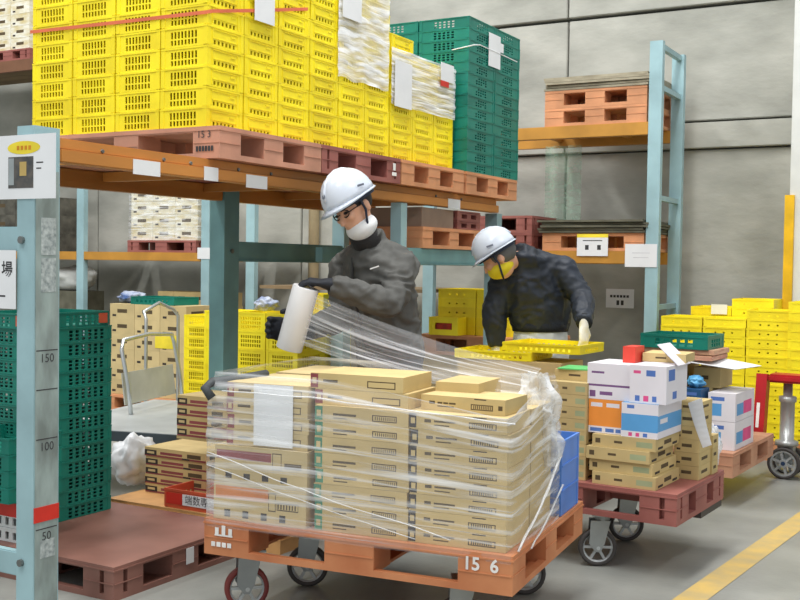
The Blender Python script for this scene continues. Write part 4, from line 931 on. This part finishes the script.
# ================================================================== goods in the left aisle behind the rack
GY = 7.35
def run(x0, x1, ytop, wy): return on_y(x0, ytop, wy), on_y(x1, ytop, wy)
g0 = on_y(110, 330, GY).x
for c in range(3):
    for r in range(6):
        carton(.30, .34, .138, (g0 + .15 + c * .304, GY + .17, .145 + r * .1385), f'aisle carton behind steel cart, {("left", "middle", "right")[c]} column, {ORD[r+1]} from bottom', 'back', 0, m_cardl, 'cartons behind the steel cart')
tag(link('pallet', me_po, None, (g0 + .5, GY + .36, 0)), 'orange pallet under the cartons behind the steel cart', 'pallet')
ps = on_y(166, 342, GY - .003)
gtop = .145 + 6 * .1385
tag(obj('yellow_sheet', MB().box(-.13, .13, -.002, 0, -.06, .06), m_yink, None, (ps.x, GY - .001, ps.z)), 'yellow printed sheet on the cartons behind the steel cart', 'sheet')
tag(obj('green_crate', crate_mb(.52, .34, .07, grid(.1, .9, 8, .5, ((.3, .7),)), []), m_gcr, None, (g0 + .5, GY + .18, gtop + .001)), 'low green crate on top of the cartons behind the steel cart', 'crate')
lump('plastic_bag', (g0 + .10, GY + .18, gtop + .055), .14, .1, .055, mat('blue_white_bag', (200, 206, 216), .4, rgb2=(52, 84, 140), scale=9), 'blue and white bag on the cartons behind the steel cart', 'bag', seed=21)
# cartons further back under the wall rack
h0 = on_y(150, 300, BY + .1).x; hzt = on_y(175, 292, BY + .1).z
for c in range(4): carton(.21, .3, .13, (h0 + .11 + c * .214, BY + .36, hzt - .13), f'far carton under the wall rack, {ORD[c+1]} from left', 'back', 0, m_card, 'far cartons under the wall rack')
tag(obj('carton_pile', MB().box(h0, h0 + .86, BY + .22, BY + .52, 0, hzt - .131), m_card, bevel=.004), 'large plain carton under the row of far cartons at wall rack', 'box')
# yellow lattice crates
me_yl = crate_mb(.27, .34, .128, grid(.18, .86, 9, .55, ((.12, .3), (.38, .56), (.64, .82))), grid(.15, .85, 8, .55, ((.12, .3), (.38, .56), (.64, .82))), rim=.012).mesh('yellow_crate', m_ycr)
LY = 6.05
lx1 = on_y(298, 340, LY).x; ltop = on_y(268, 313, LY).z; n_ = int(ltop / .1285)
for c, nm in ((0, 'right'), (1, 'middle'), (2, 'left')):
    for k in range(n_):
        tag(link('yellow_crate', me_yl, None, (lx1 - .137 - c * .274, LY + .17, ltop - (k + 1) * .1285)), f'lattice yellow crate below the roll, {nm} front stack, {ORD[k+1]} from top', 'crate', 'lattice yellow crates behind the roll')
for k in range(n_):
    tag(link('yellow_crate', me_yl, None, (lx1 - .137, LY + .17 + .344, ltop - (k + 1) * .1285)), f'lattice yellow crate below the roll, rear stack, {ORD[k+1]} from top', 'crate', 'lattice yellow crates behind the roll')
zb_ = ltop - n_ * .1285
tag(obj('pallet', pallet_mb(1.1, .8, max(.08, zb_ - .002)), m_porange, None, (lx1 - .45, LY + .38, 0)), 'orange pallet under the lattice yellow crates behind the rack', 'pallet')
tag(link('yellow_crate', me_yl, None, (lx1 - .20, LY + .52, ltop + .001 if False else ltop - .1285), 0), 'lattice yellow crate set back behind the others near the roll', 'crate') if False else None
tag(link('yellow_crate', me_yl, None, (lx1 - .15, LY + .50, ltop + .001)), 'lattice yellow crate on top beside the white roll', 'crate')
lump('plastic_bag', (lx1 - .42, LY + .2, ltop + .05), .09, .08, .05, MATS['blue_white_bag'], 'blue and white bag on the lattice yellow crates', 'bag', seed=23)
# tall yellow stack left of the dark post
yx = on_y(183, 340, 6.9).x; ytop = on_y(195, 315, 6.9).z; n_ = int((ytop - .02) / .0905)
for k in range(n_):
    tag(link('yellow_crate', me_ycr, None, (yx + .14, 6.9 + .135, ytop - (k + 1) * .0905)), f'yellow crate left of the dark post, {ORD[k+1]} from top', 'crate', 'yellow crates left of the dark post')
for k in range(n_):
    tag(link('yellow_crate', me_ycr, None, (yx + .416, 6.9 + .135, ytop - (k + 1) * .0905)), f'yellow crate behind the dark post, {ORD[k+1]} from top', 'crate', 'yellow crates behind the dark post')
tag(obj('pallet', pallet_mb(.8, .8, max(.03, ytop - n_ * .0905 - .002), blk=.12), m_porange, None, (yx + .4, 6.9 + .4, 0)), 'orange pallet under the yellow crates by the dark post', 'pallet')
# white tarp far left under the wall rack
lump('white_tarp', on_y(72, 278, BY + .3), .34, .2, .13, mat('white_tarp', (206, 208, 204), .6), 'white tarp draped over goods at far left below the shelf', 'tarp', amp=.25, seed=31, fr=1.2)
tp = on_y(72, 278, BY + .3)
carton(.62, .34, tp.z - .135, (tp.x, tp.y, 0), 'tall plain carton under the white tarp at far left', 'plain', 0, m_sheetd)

# ================================================================== lower rack level behind the workers
LZ = gz1 + .001
ya_, yb_ = on_x(418, 245, RX).y, on_x(478, 245, RX).y
tag(obj('pallet', pallet_mb(.52, .84, .13, blk=.13), m_porange, None, (RX - .0 - .26, 6.13, LZ)), 'orange pallet on the lower rack shelf left of the second helmet', 'pallet')
carton(.4, .42, .115, (RX - .22, 5.94, LZ + .132), 'grey brown carton on the lower shelf orange pallet', None, 0, mat('grey_brown_carton', (150, 128, 112), .8))
me_ps = pallet_mb(.5, .34, .058, True, blk=.06).mesh('pallet', m_pmar)
for k in range(2): tag(link('pallet', me_ps, None, (RX - .26, 6.36, LZ + .132 + k * .059)), ('small maroon pallet, lower of two on the lower rack shelf', 'small maroon pallet, upper of two on the lower rack shelf')[k], 'pallet')
# yellow crates on a pallet beyond the second worker
zpy = 7.1
yx0 = on_y(437, 320, zpy).x; ztop2 = on_y(460, 289, zpy).z
pz = on_y(450, 331, zpy - .2).z
for c in range(2):
    for k in range(5):
        tag(link('yellow_tray', me_ys, None, (yx0 + .16 + c * .3, zpy + .18, ztop2 - (k + 1) * .067)) if c == 0 else link('yellow_tray', me_ys, None, (yx0 + .16 + .314, zpy + .18, ztop2 - (k + 1) * .067)), f'yellow tray left of the second worker, {("left", "right")[c]} stack, {ORD[k+1]} from top', 'tray', 'yellow trays left of second worker')
zz = ztop2 - 5 * .067
tag(obj('pallet', pallet_mb(.95, .62, .142), m_porange, None, (yx0 + .38, zpy + .19, zz - .143)), 'orange pallet under the yellow trays left of second worker', 'pallet')
carton(.9, .58, zz - .145, (yx0 + .38, zpy + .2, 0), 'large carton on the floor under the raised orange pallet', 'plain', 0, m_card)
rx_ = on_y(440, 318, zpy - .2)
rb = tag(obj('yellow_crate', crate_mb(.24, .14, .13, [(.2, .8, .35, .75)], [], rim=.012), m_ycr, None, (rx_.x, zpy - .08, zz + .001)), 'yellow crate holding red goods left of the second worker', 'crate')
tag(obj('red_bundle', MB().box(-.1, .1, -.05, .05, 0, .085), mat('red_goods', (176, 52, 34), .5, var=.15, scale=20), None, (rx_.x, zpy - .08, zz + .009), bevel=.02), 'bundle of red goods inside the yellow crate', 'bundle')
# collapsed yellow crates in front of the second worker
cyl = crate_mb(.46, .36, .05, grid(.2, .9, 10, .5, ((.3, .7),)), grid(.2, .8, 6, .5, ((.3, .7),)), rim=.012)
carton(.62, .34, .855, (-2.40, 5.63, 0), 'tall carton standing behind the right cart under yellow crates', 'back', 0, m_card)
tag(obj('yellow_crate', cyl, m_ycr, None, (-2.50, 5.63, .856), .04), 'shallow yellow crate on the tall carton before the second worker', 'crate')
tag(obj('yellow_crate', cyl, m_ycr, None, (-2.21, 5.65, .907), -.03), 'shallow yellow crate overlapping another under the white glove', 'crate')

# ================================================================== people
def ellipsoid(b, c, ax, ay, az, nu=16, nv=10, v0=0.0, v1=1.0, cap=True):
    """ax, ay, az: semi-axis vectors; az is the pole axis; v0..v1 from bottom to top"""
    rings = []
    for j in range(nv + 1):
        t = (v0 + (v1 - v0) * j / nv) * math.pi - math.pi / 2; ct, st = max(math.cos(t), .02), math.sin(t)
        rings.append([c + ax * (ct * math.cos(2*math.pi*k/nu)) + ay * (ct * math.sin(2*math.pi*k/nu)) + az * st for k in range(nu)])
    return b.rings(rings, cap)
def loft(b, rows, n=20):
    """rows: (centre, side axis, front axis, half width, half depth)"""
    return b.rings([[c + s.normalized() * a * math.cos(2*math.pi*k/n) + f.normalized() * d * math.sin(2*math.pi*k/n) for k in range(n)] for c, s, f, a, d in rows], True)
def solid(name, b, m, parent, voxel=0.012, sm=4, fold=0.0, fscale=(9, 9, 16), org=None):
    tmp = link('tmp', b.mesh('tmp', m)); md = tmp.modifiers.new('r', 'REMESH'); md.mode = 'VOXEL'; md.voxel_size = voxel
    s2 = tmp.modifiers.new('s', 'SMOOTH'); s2.iterations = sm; s2.factor = .5
    me = bpy.data.meshes.new_from_object(tmp.evaluated_get(bpy.context.evaluated_depsgraph_get())); bpy.data.objects.remove(tmp)
    me.name = name; me.materials.clear(); me.materials.append(m)
    if fold:
        ns = [v.normal.copy() for v in me.vertices]
        for v, n_ in zip(me.vertices, ns):
            p = Vector((v.co.x * fscale[0], v.co.y * fscale[1], v.co.z * fscale[2]))
            q = noise.noise(p + Vector((0, 0, noise.noise(p * .5) * 2.0)))
            v.co += n_ * fold * (abs(q) * -2.2 + .5 + .5 * noise.noise(p * 2.1))
    for p in me.polygons: p.use_smooth = True
    me.update()
    o = link(name, me, parent)
    if parent: o.location = -Vector(parent.location)
    return o
def part(name, b, m, parent, **k):
    o = obj(name, b, m, parent, **k); o.location = -Vector(parent.location); return o
m_skin = mat('skin', (214, 164, 136), .5, var=.04); m_hair = mat('black_hair', (34, 32, 32), .6, bump=.3, bscale=120)
m_helm = mat('helmet_white', (206, 214, 226), .25, var=.015, spec=.5); m_mask = mat('mask_white', (232, 234, 236), .8, var=.02); m_ymask = mat('mask_yellow', (226, 206, 40), .7)
m_jgrey = mat('jacket_grey', (86, 86, 83), .75, var=.08, scale=8, bump=.2, bscale=26); m_jnavy = mat('jacket_navy', (38, 44, 54), .55, var=.12, scale=8, bump=.2, bscale=26)
m_pantg = mat('trousers_dark', (86, 88, 92), .8); m_pantl = mat('trousers_light', (206, 210, 208), .8, var=.03)
m_glovek = mat('glove_black', (30, 34, 42), .7, bump=.2, bscale=80); m_glovew = mat('glove_white', (226, 224, 216), .8, bump=.2, bscale=80)
m_strap = mat('helmet_strap', (34, 42, 62), .6); m_shoe = mat('work_shoe', (44, 44, 46), .6)
def frame3(fwd, up):
    f = fwd.normalized(); u = (up - f * up.dot(f)).normalized(); s = f.cross(u); return f, u, s    # s = the person's right
def head_into(b, c, f, u, s):
    ellipsoid(b, c + u * .03, f * .098, s * .076, u * .095, 18, 12)
    ellipsoid(b, c - u * .045 + f * .018, f * .076, s * .060, u * .075, 16, 10)
    b.tube([c + f * .088 + u * .02, c + f * .106 - u * .012, c + f * .112 - u * .03, c + f * .088 - u * .036], [.008, .011, .013, .010], 8)
    for sg in (-1, 1):
        ellipsoid(b, c + s * sg * .076 - u * .005 - f * .012, f * .02, s * .010, u * .032, 10, 8)
        ellipsoid(b, c + f * .074 + s * sg * .038 - u * .014, f * .024, s * .024, u * .02, 10, 6)     # cheekbones
    b.tube([c + f * .076 - u * .062 - s * .022, c + f * .088 - u * .060, c + f * .076 - u * .062 + s * .022], [.007, .009, .007], 8)   # lips
def helmet(parent, c, f, u, s, sc=1.0):
    b = MB(); a, w, h = .136 * sc, .114 * sc, .140 * sc; rings = []
    cc = c + u * .042
    for j in range(11):
        t = j / 10 * math.pi / 2; ct, st = math.cos(t) ** .85 if j < 10 else .03, math.sin(t)
        rings.append([cc + f * (a * ct * math.cos(2*math.pi*k/32)) + s * (w * ct * math.sin(2*math.pi*k/32)) + u * (h * st) for k in range(32)])
    inner = [[cc + (p - cc) * .95 for p in r] for r in rings]
    b.rings(rings, False); b.rings([inner[0], rings[0]], False)
    b.rings(list(reversed(inner)), False)
    o = part('helmet', b, m_helm, parent, smooth=True)
    br = MB(); R0, R1, R2 = [], [], []
    for k in range(32):
        an = 2*math.pi*k/32; fr = max(0, math.cos(an)); ext = .009 + .032 * fr ** 2
        d = f * math.cos(an) + s * math.sin(an)
        p = cc + f * (a * math.cos(an)) + s * (w * math.sin(an))
        R0.append(p + u * .004 - d * .002); R1.append(p + d * ext - u * (.006 + .012 * fr)); R2.append(p - d * .004 - u * .006)
    br.rings([R0, R1, R2, R0], False)
    def sub(name, mb, m, **k): return obj(name, mb, m, o, **k)
    sub('brim', br, m_helm, smooth=True)
    rd = MB().tube([cc + f * (a * math.cos(t)) + u * (h * math.sin(t) + .0) for t in [i * math.pi / 10 for i in range(1, 10)]], .010, 8); sub('ridge', rd, m_helm, smooth=True)
    lg = MB(); t = .5; p = cc + f * (a * math.cos(t) ** .85 * 1.015) + u * (h * math.sin(t)); n_ = (f * .8 + u * .5).normalized(); e = n_.cross(s).normalized()
    lg.poly([p + n_ * .004 + s * .012 * math.cos(i * math.pi / 4) + e * .012 * math.sin(i * math.pi / 4) for i in range(8)]); sub('emblem', lg, mat('emblem_grey', (110, 116, 130), .5))
    for sg in (-1, 1):
        q = cc + s * sg * w * 1.0 + u * .035; sub('side_print', MB().bar(q - f * .018 + s * sg * .004, q + f * .02 + s * sg * .004 + u * .008, .002, .01), MATS['emblem_grey'])
    sb = MB().rings([[cc + f * (a * .93 * math.cos(2*math.pi*k/28)) + s * (w * .93 * math.sin(2*math.pi*k/28)) - u * z for k in range(28)] for z in (-.006, .022)], False)
    sub('headband', sb, m_strap, smooth=True)
    for sg in (-1, 1):
        q0 = cc + s * sg * .09 - u * .01; sub('chin_strap', MB().tube([q0 + f * .02, c + s * sg * .082 - u * .03 + f * .012, c + s * sg * .066 - u * .09 + f * .03, c - u * .126 + f * .045], .006, 6), m_strap)
    return o
def hand(name, parent, m, wrist, knuck, palm_n, curl, side=1, spread=.35, size=1.0):
    """glove: wrist -> knuckle line; palm_n points out of the palm; fingers curl towards palm_n"""
    b = MB(); d = (knuck - wrist); L = d.length; d.normalize(); n_ = (palm_n - d * palm_n.dot(d)).normalized(); w = d.cross(n_) * side
    k = size
    rows = [(wrist - d * .05 * k, .030), (wrist, .030), (wrist + d * L * .45, .042), (wrist + d * L * .9, .044), (wrist + d * (L + .006), .036)]
    loft(b, [(c, w, n_, a * k, (.026 if i < 2 else .016) * k) for i, (c, a) in enumerate(rows)], 14)
    for i, (ln, off) in enumerate(((.076, .031), (.086, .0105), (.080, -.0105), (.062, -.030))):
        p = wrist + d * (L * .92) + w * off * k; pts = [p]; ang = 0; dirv = d + w * off * spread * 2
        for sgm in range(3):
            ang += curl * (.7 if sgm == 0 else 1.0); q = (dirv.normalized() * math.cos(ang) + n_ * math.sin(ang)); pts.append(pts[-1] + q * ln * k * (.42, .32, .26)[sgm])
        b.tube(pts, [.0105 * k, .0102 * k, .0095 * k, .0078 * k], 10)
    p = wrist + d * L * .3 + w * .034 * k; t1 = p + (d * .6 + w * .75 + n_ * .25).normalized() * .036 * k; t2 = t1 + (d * .85 + w * .1 + n_ * .55).normalized() * .030 * k; t3 = t2 + (d * .7 - w * .15 + n_ * .8).normalized() * .022 * k
    b.tube([wrist + d * L * .2 + w * .01 * k, p, t1, t2, t3], [.016 * k, .015 * k, .0125 * k, .011 * k, .009 * k], 10)
    return solid(name, b, m, parent, .0055, 3)
def bez(a, b_, c, n=7): return [a * (1-t)**2 + b_ * 2*t*(1-t) + c * t*t for t in [i/(n-1) for i in range(n)]]
def arm(b, sh, el, wr, r0, r1, r2, ext=0.0):
    pts = [sh, sh.lerp(el, .35), sh.lerp(el, .75), el * .88 + (sh.lerp(el, .75) + el.lerp(wr, .25)) * .06, el.lerp(wr, .25), el.lerp(wr, .65), wr]
    b.tube(pts, [r0, r0 * .95, r0 * .86, r1 * 1.04, r1, (r1 + r2) / 2, r2], 16)
def legs(b, pel, side, fwd, r=1.0, hem=0.05):
    for sg in (-1, 1):
        hip = pel + side * sg * .09; kn = Vector((hip.x, hip.y, pel.z * .52)) + side * sg * .01 + fwd * .03; an = Vector((hip.x, hip.y, hem)) + side * sg * .02
        b.tube([hip, hip.lerp(kn, .4), kn, kn.lerp(an, .35), an], [.098 * r, .088 * r, .066 * r, .062 * r, .052 * r], 16)
def shoes(parent, pel, side, fwd):
    for sg in (-1, 1):
        a_ = Vector((pel.x, pel.y, 0)) + side * sg * .11; b = MB()
        rows = []
        for t, w_, h_ in ((-.09, .03, .05), (-.07, .04, .09), (0, .045, .09), (.08, .05, .065), (.15, .045, .05), (.18, .025, .03)):
            rows.append((a_ + fwd * t + _z * (h_ / 2 + .002), side, _z, w_, h_ / 2))
        loft(b, rows, 14); part('shoe', b, m_shoe, parent, smooth=True)

# ---------------------------------------------------------------- worker wrapping the load
pel = at(390, 352, 5.25); P1 = tag(empty('person', (pel.x, pel.y, 0)), 'person in white helmet and grey jacket holding a film roll over the load', 'person')
fw = (-_r * .78 - _v * .62).normalized(); sd = fw.cross(_z).normalized()     # his right side
chest, upc, nk, hd = at(380, 292, 5.2), at(375, 262, 5.17), at(368, 242, 5.12), at(355, 209, 5.03)
shL, shR = at(403, 262, 5.10), at(345, 264, 5.30)
elL, wrL = at(392, 306, 4.93), at(331, 284, 4.86)
elR, wrR = at(344, 318, 5.22), at(302, 330, 5.05)
hf, hu, hs = frame3(-_r * .58 - _v * .60 - _z * .44, _z - _r * .34)
def torso_rows(k):
    return [(pel - _z * .10, sd, fw, .17 * k, .13 * k), (pel + _z * .02, sd, fw, .19 * k, .14 * k), (at(386, 322, 5.23), sd, fw, .185 * k, .14 * k), (chest, sd, fw, .20 * k, .15 * k), (upc, sd, fw, .185 * k, .13 * k), (at(371, 250, 5.15), sd, fw, .12 * k, .10 * k), (at(369, 244, 5.14), sd, fw, .06 * k, .06 * k)]
b = MB(); loft(b, torso_rows(.84)); b.tube([upc, nk, hd - hu * .03], [.062, .056, .055], 14); head_into(b, hd, hf, hu, hs)
arm(b, shL, elL, wrL, .05, .042, .030); arm(b, shR, elR, wrR, .05, .042, .030); legs(b, pel - _z * .02, sd, fw, .85, .06)
solid('body', b, m_skin, P1, .0085, 3)
b = MB(); loft(b, torso_rows(1.04)); arm(b, shL, elL, wrL, .082, .068, .046); arm(b, shR, elR, wrR, .08, .066, .045)
ellipsoid(b, shL - _z * .01, _r * .078, _v * .078, _z * .07); ellipsoid(b, shR - _z * .01, _r * .07, _v * .07, _z * .07); b.tube([at(372, 250, 5.15), shL + _z * .005], [.075, .068], 14); b.tube([at(368, 250, 5.15), shR], [.07, .062], 14)
b.tube([at(373, 252, 5.15), at(369, 242, 5.13), at(366, 233, 5.12)], [.09, .084, .078], 16)      # stand collar
jk1 = solid('jacket', b, m_jgrey, P1, .009, 8, .012, (12, 12, 17))
b = MB(); b.tube([upc, at(366, 240, 5.10), at(361, 231, 5.08)], [.06, .074, .066], 16); part('inner_collar', b, m_hair, P1, smooth=True)
b = MB(); q_ = upc + fw * .118; b.poly([q_ + _z * .075 - sd * .045, q_ + fw * .022 - _z * .05, q_ + _z * .075 + sd * .045]); b.poly([q_ + _z * .075 + sd * .045 + fw * .02, q_ + fw * .035 - _z * .05, q_ + _z * .075 - sd * .045 + fw * .02])
obj('zip', MB().tube([upc + fw * .135 + _z * .02, chest + fw * .166, at(386, 322, 5.23) + fw * .155, pel + fw * .155], .006, 6), mat('zip_dark', (60, 60, 60), .5), jk1)
obj('chest_logo', MB().bar(at(370, 269, 4.985), at(379, 266, 4.985), .003, .006), m_wink, jk1)
b = MB(); loft(b, [(pel - _z * .16, sd, fw, .155, .125), (pel, sd, fw, .175, .135), (pel + _z * .06, sd, fw, .17, .13)]); legs(b, pel - _z * .02, sd, fw, 1.08, .05)
solid('trousers', b, m_pantg, P1, .013, 3, .006)
shoes(P1, pel, sd, fw)
helmet(P1, hd + hu * .012, hf, hu, hs, 1.02)
b = MB(); ellipsoid(b, hd + hu * .035 - hf * .012, hf * .098, hs * .0815, hu * .085, 18, 8, .28, .8); part('hair', b, m_hair, P1, smooth=True)
b = MB(); ellipsoid(b, hd - hu * .088 + hf * .016, hf * .082, hs * .072, hu * .056, 18, 10, .1, .80); part('face_mask', b, m_mask, P1, smooth=True)
b = MB()
for sg in (-1, 1):
    c = hd + hf * .098 + hs * sg * .033 + hu * .012
    b.tube([c + hs * .026 * math.cos(t) + hu * .018 * math.sin(t) - hf * .010 * abs(math.cos(t)) for t in [i * math.pi / 6 for i in range(13)]], .0026, 6, cap=False)
    b.tube([c + hs * sg * .026 - hf * .01, hd + hs * sg * .078 + hu * .014, hd + hs * sg * .08 - hf * .02 + hu * .01], .0024, 6)
b.tube([hd + hf * .104 - hs * .008 + hu * .014, hd + hf * .104 + hs * .008 + hu * .014], .0024, 6)
part('glasses', b, m_hair, P1)
for sg in (-1, 1):
    c = hd + hf * .086 + hs * sg * .033 + hu * .012; b = MB(); ellipsoid(b, c, hf * .011, hs * .013, hu * .007, 12, 8); part('eye', b, m_hair, P1, smooth=True)
# the roll
rt, rb_ = at(306, 287, 4.86), at(289, 349, 4.90); ax = (rb_ - rt)
rl_ = MB().lathe([(.020, 0), (.058, 0), (.060, .004), (.060, ax.length - .004), (.058, ax.length), (.020, ax.length), (.020, 0)], rt, ax, 32)
ro = tag(obj('film_roll', rl_, mat('film_roll_white', (222, 222, 222), .35, var=.02), smooth=False), 'white roll of stretch film held in black gloves', 'roll')
for p in ro.data.polygons: p.use_smooth = True
ro.data.set_sharp_from_angle(angle=math.radians(40)) if hasattr(ro.data, 'set_sharp_from_angle') else None
obj('core', MB().lathe([(.0195, -.006), (.0195, ax.length + .006), (.016, ax.length + .006), (.016, -.006), (.0195, -.006)], rt, ax, 20), m_card, ro, smooth=True)
axn = ax.normalized()
# upper hand lies over the top end, fingers over the far rim
kn = rt - axn * .028 + (_r * .0 + _v * .0) - _r * .005
hand('glove', P1, m_glovek, wrL - _r * .012, kn + _r * .012, axn, .55, -1, size=1.1)
lw = at(291, 331, 5.03)
hand('glove', P1, m_glovek, at(300, 331, 5.02), at(274, 328, 4.97), -_v + _r * .25, .62, 1, size=1.3)
# film pulled from the roll to the load
R_ = []
B0, B1 = Vector(fl_(1.19, .52, FT + .60)), Vector(fl_(1.14, .36, FT + .50))
A0, A1 = rt + axn * .03 + _r * .052 - _v * .03, rt + axn * .27 + _r * .052 - _v * .03
for i in range(33):
    u = i / 32; row = []
    for j in range(13):
        w = j / 12; p = (A0.lerp(A1, w)).lerp(B0.lerp(B1, w), u)
        p = p - _z * (.03 * math.sin(math.pi * u)) - _v * (.0 + .014 * noise.noise(Vector((u * 1.5, w * 9, 4))) * math.sin(math.pi * u)) + _z * (.012 * noise.noise(Vector((u * 2, w * 8, 1))) * math.sin(math.pi * u))
        row.append(p)
    R_.append(row)
fm = MB().rings(R_, False, close=False)
fm.uv = [tuple((b_, a_) for a_, b_ in q) for q in fm.uv]
tag(obj('pulled_film', fm, m_film2, smooth=True), 'clear film stretched from the roll across to the wrapped load', 'film')

# ---------------------------------------------------------------- worker bending over behind
pel = at(540, 352, 6.45); P2 = tag(empty('person', (pel.x, pel.y, 0)), 'person in white helmet and dark navy jacket bending over with back turned', 'person')
fw = (-_r * .45 + _v * .85).normalized(); sd = fw.cross(_z).normalized()
chest, upc, nk, hd = at(537, 292, 6.40), at(532, 268, 6.36), at(517, 260, 6.27), at(500, 258, 6.18)
shL, shR = at(506, 272, 6.36), at(563, 270, 6.34)
elL, wrL = at(494, 312, 6.36), at(496, 347, 6.36)
elR, wrR = at(582, 298, 6.28), at(584, 323, 6.02)
lean = (chest - pel).normalized()
hf, hu, hs = frame3(-_r * .78 + _v * .18 - _z * .50, _z - _r * .40)
def tr2(k): return [(pel + _z * .13, sd, fw, .172 * k, .125 * k), (pel + _z * .17, sd, fw, .19 * k, .137 * k), (at(540, 312, 6.43), sd, fw, .205 * k, .145 * k), (chest, sd, fw, .215 * k, .15 * k), (upc, sd, fw, .185 * k, .13 * k), (at(525, 256, 6.28), sd, fw, .11 * k, .10 * k), (at(521, 252, 6.26), sd, fw, .06 * k, .06 * k)]
b = MB(); loft(b, tr2(.80)); b.tube([upc, nk, hd - hu * .02], [.05, .055, .055], 14); head_into(b, hd, hf, hu, hs)
arm(b, shL, elL, wrL, .05, .042, .030); arm(b, shR, elR, wrR, .05, .042, .030); legs(b, pel, sd, fw, .85, .06)
solid('body', b, m_skin, P2, .0095, 3)
b = MB(); loft(b, tr2(1.03)); arm(b, shL, elL, wrL, .088, .072, .048); arm(b, shR, elR, wrR, .085, .07, .048)
ellipsoid(b, shL, _r * .09, _v * .09, _z * .09); ellipsoid(b, shR, _r * .085, _v * .085, _z * .085)
b.tube([at(528, 262, 6.32), at(516, 256, 6.26)], [.098, .085], 16); b.tube([at(524, 262, 6.3), shL], [.08, .075], 14); b.tube([at(530, 262, 6.32), shR], [.085, .075], 14)
jk2 = solid('jacket', b, m_jnavy, P2, .010, 9, .009, (12, 12, 16))
b = MB(); loft(b, [(pel + _z * .125, sd, fw, .18, .134), (pel + _z * .175, sd, fw, .192, .142)]); hm = obj('waistband', b, mat('rib_black', (26, 30, 36), .8, bump=.3, bscale=90), jk2, smooth=True)
b = MB().tube([wrR.lerp(elR, .12), wrR - (elR - wrR) * .03], [.046, .043], 14); obj('cuff', b, MATS['rib_black'], jk2, smooth=True)
b = MB(); loft(b, [(pel - _z * .14, sd, fw, .165, .13), (pel, sd, fw, .18, .137), (pel + _z * .14, sd, fw, .172, .13)]); legs(b, pel, sd, fw, 1.12, .05)
tr = solid('trousers', b, m_pantl, P2, .012, 3, .006)
shoes(P2, pel, sd, fw)
helmet(P2, hd + hu * .008, hf, hu, hs, .95)
b = MB(); ellipsoid(b, hd + hu * .03 - hf * .014, hf * .1, hs * .082, hu * .088, 18, 8, .2, .8); part('hair', b, mat('grey_hair', (92, 92, 92), .7), P2, smooth=True)
b = MB(); ellipsoid(b, hd - hu * .052 + hf * .026, hf * .082, hs * .068, hu * .058, 18, 10, .1, .78); part('face_mask', b, m_ymask, P2, smooth=True)
hand('glove', P2, m_glovew, wrR - _z * .02, wrR - _z * .10 - _v * .01, -_r * .6 + _v * .6, .35, 1)
hand('glove', P2, m_glovew, wrL - _z * .02, wrL - _z * .10, _r * .6 + _v * .6, .35, -1)
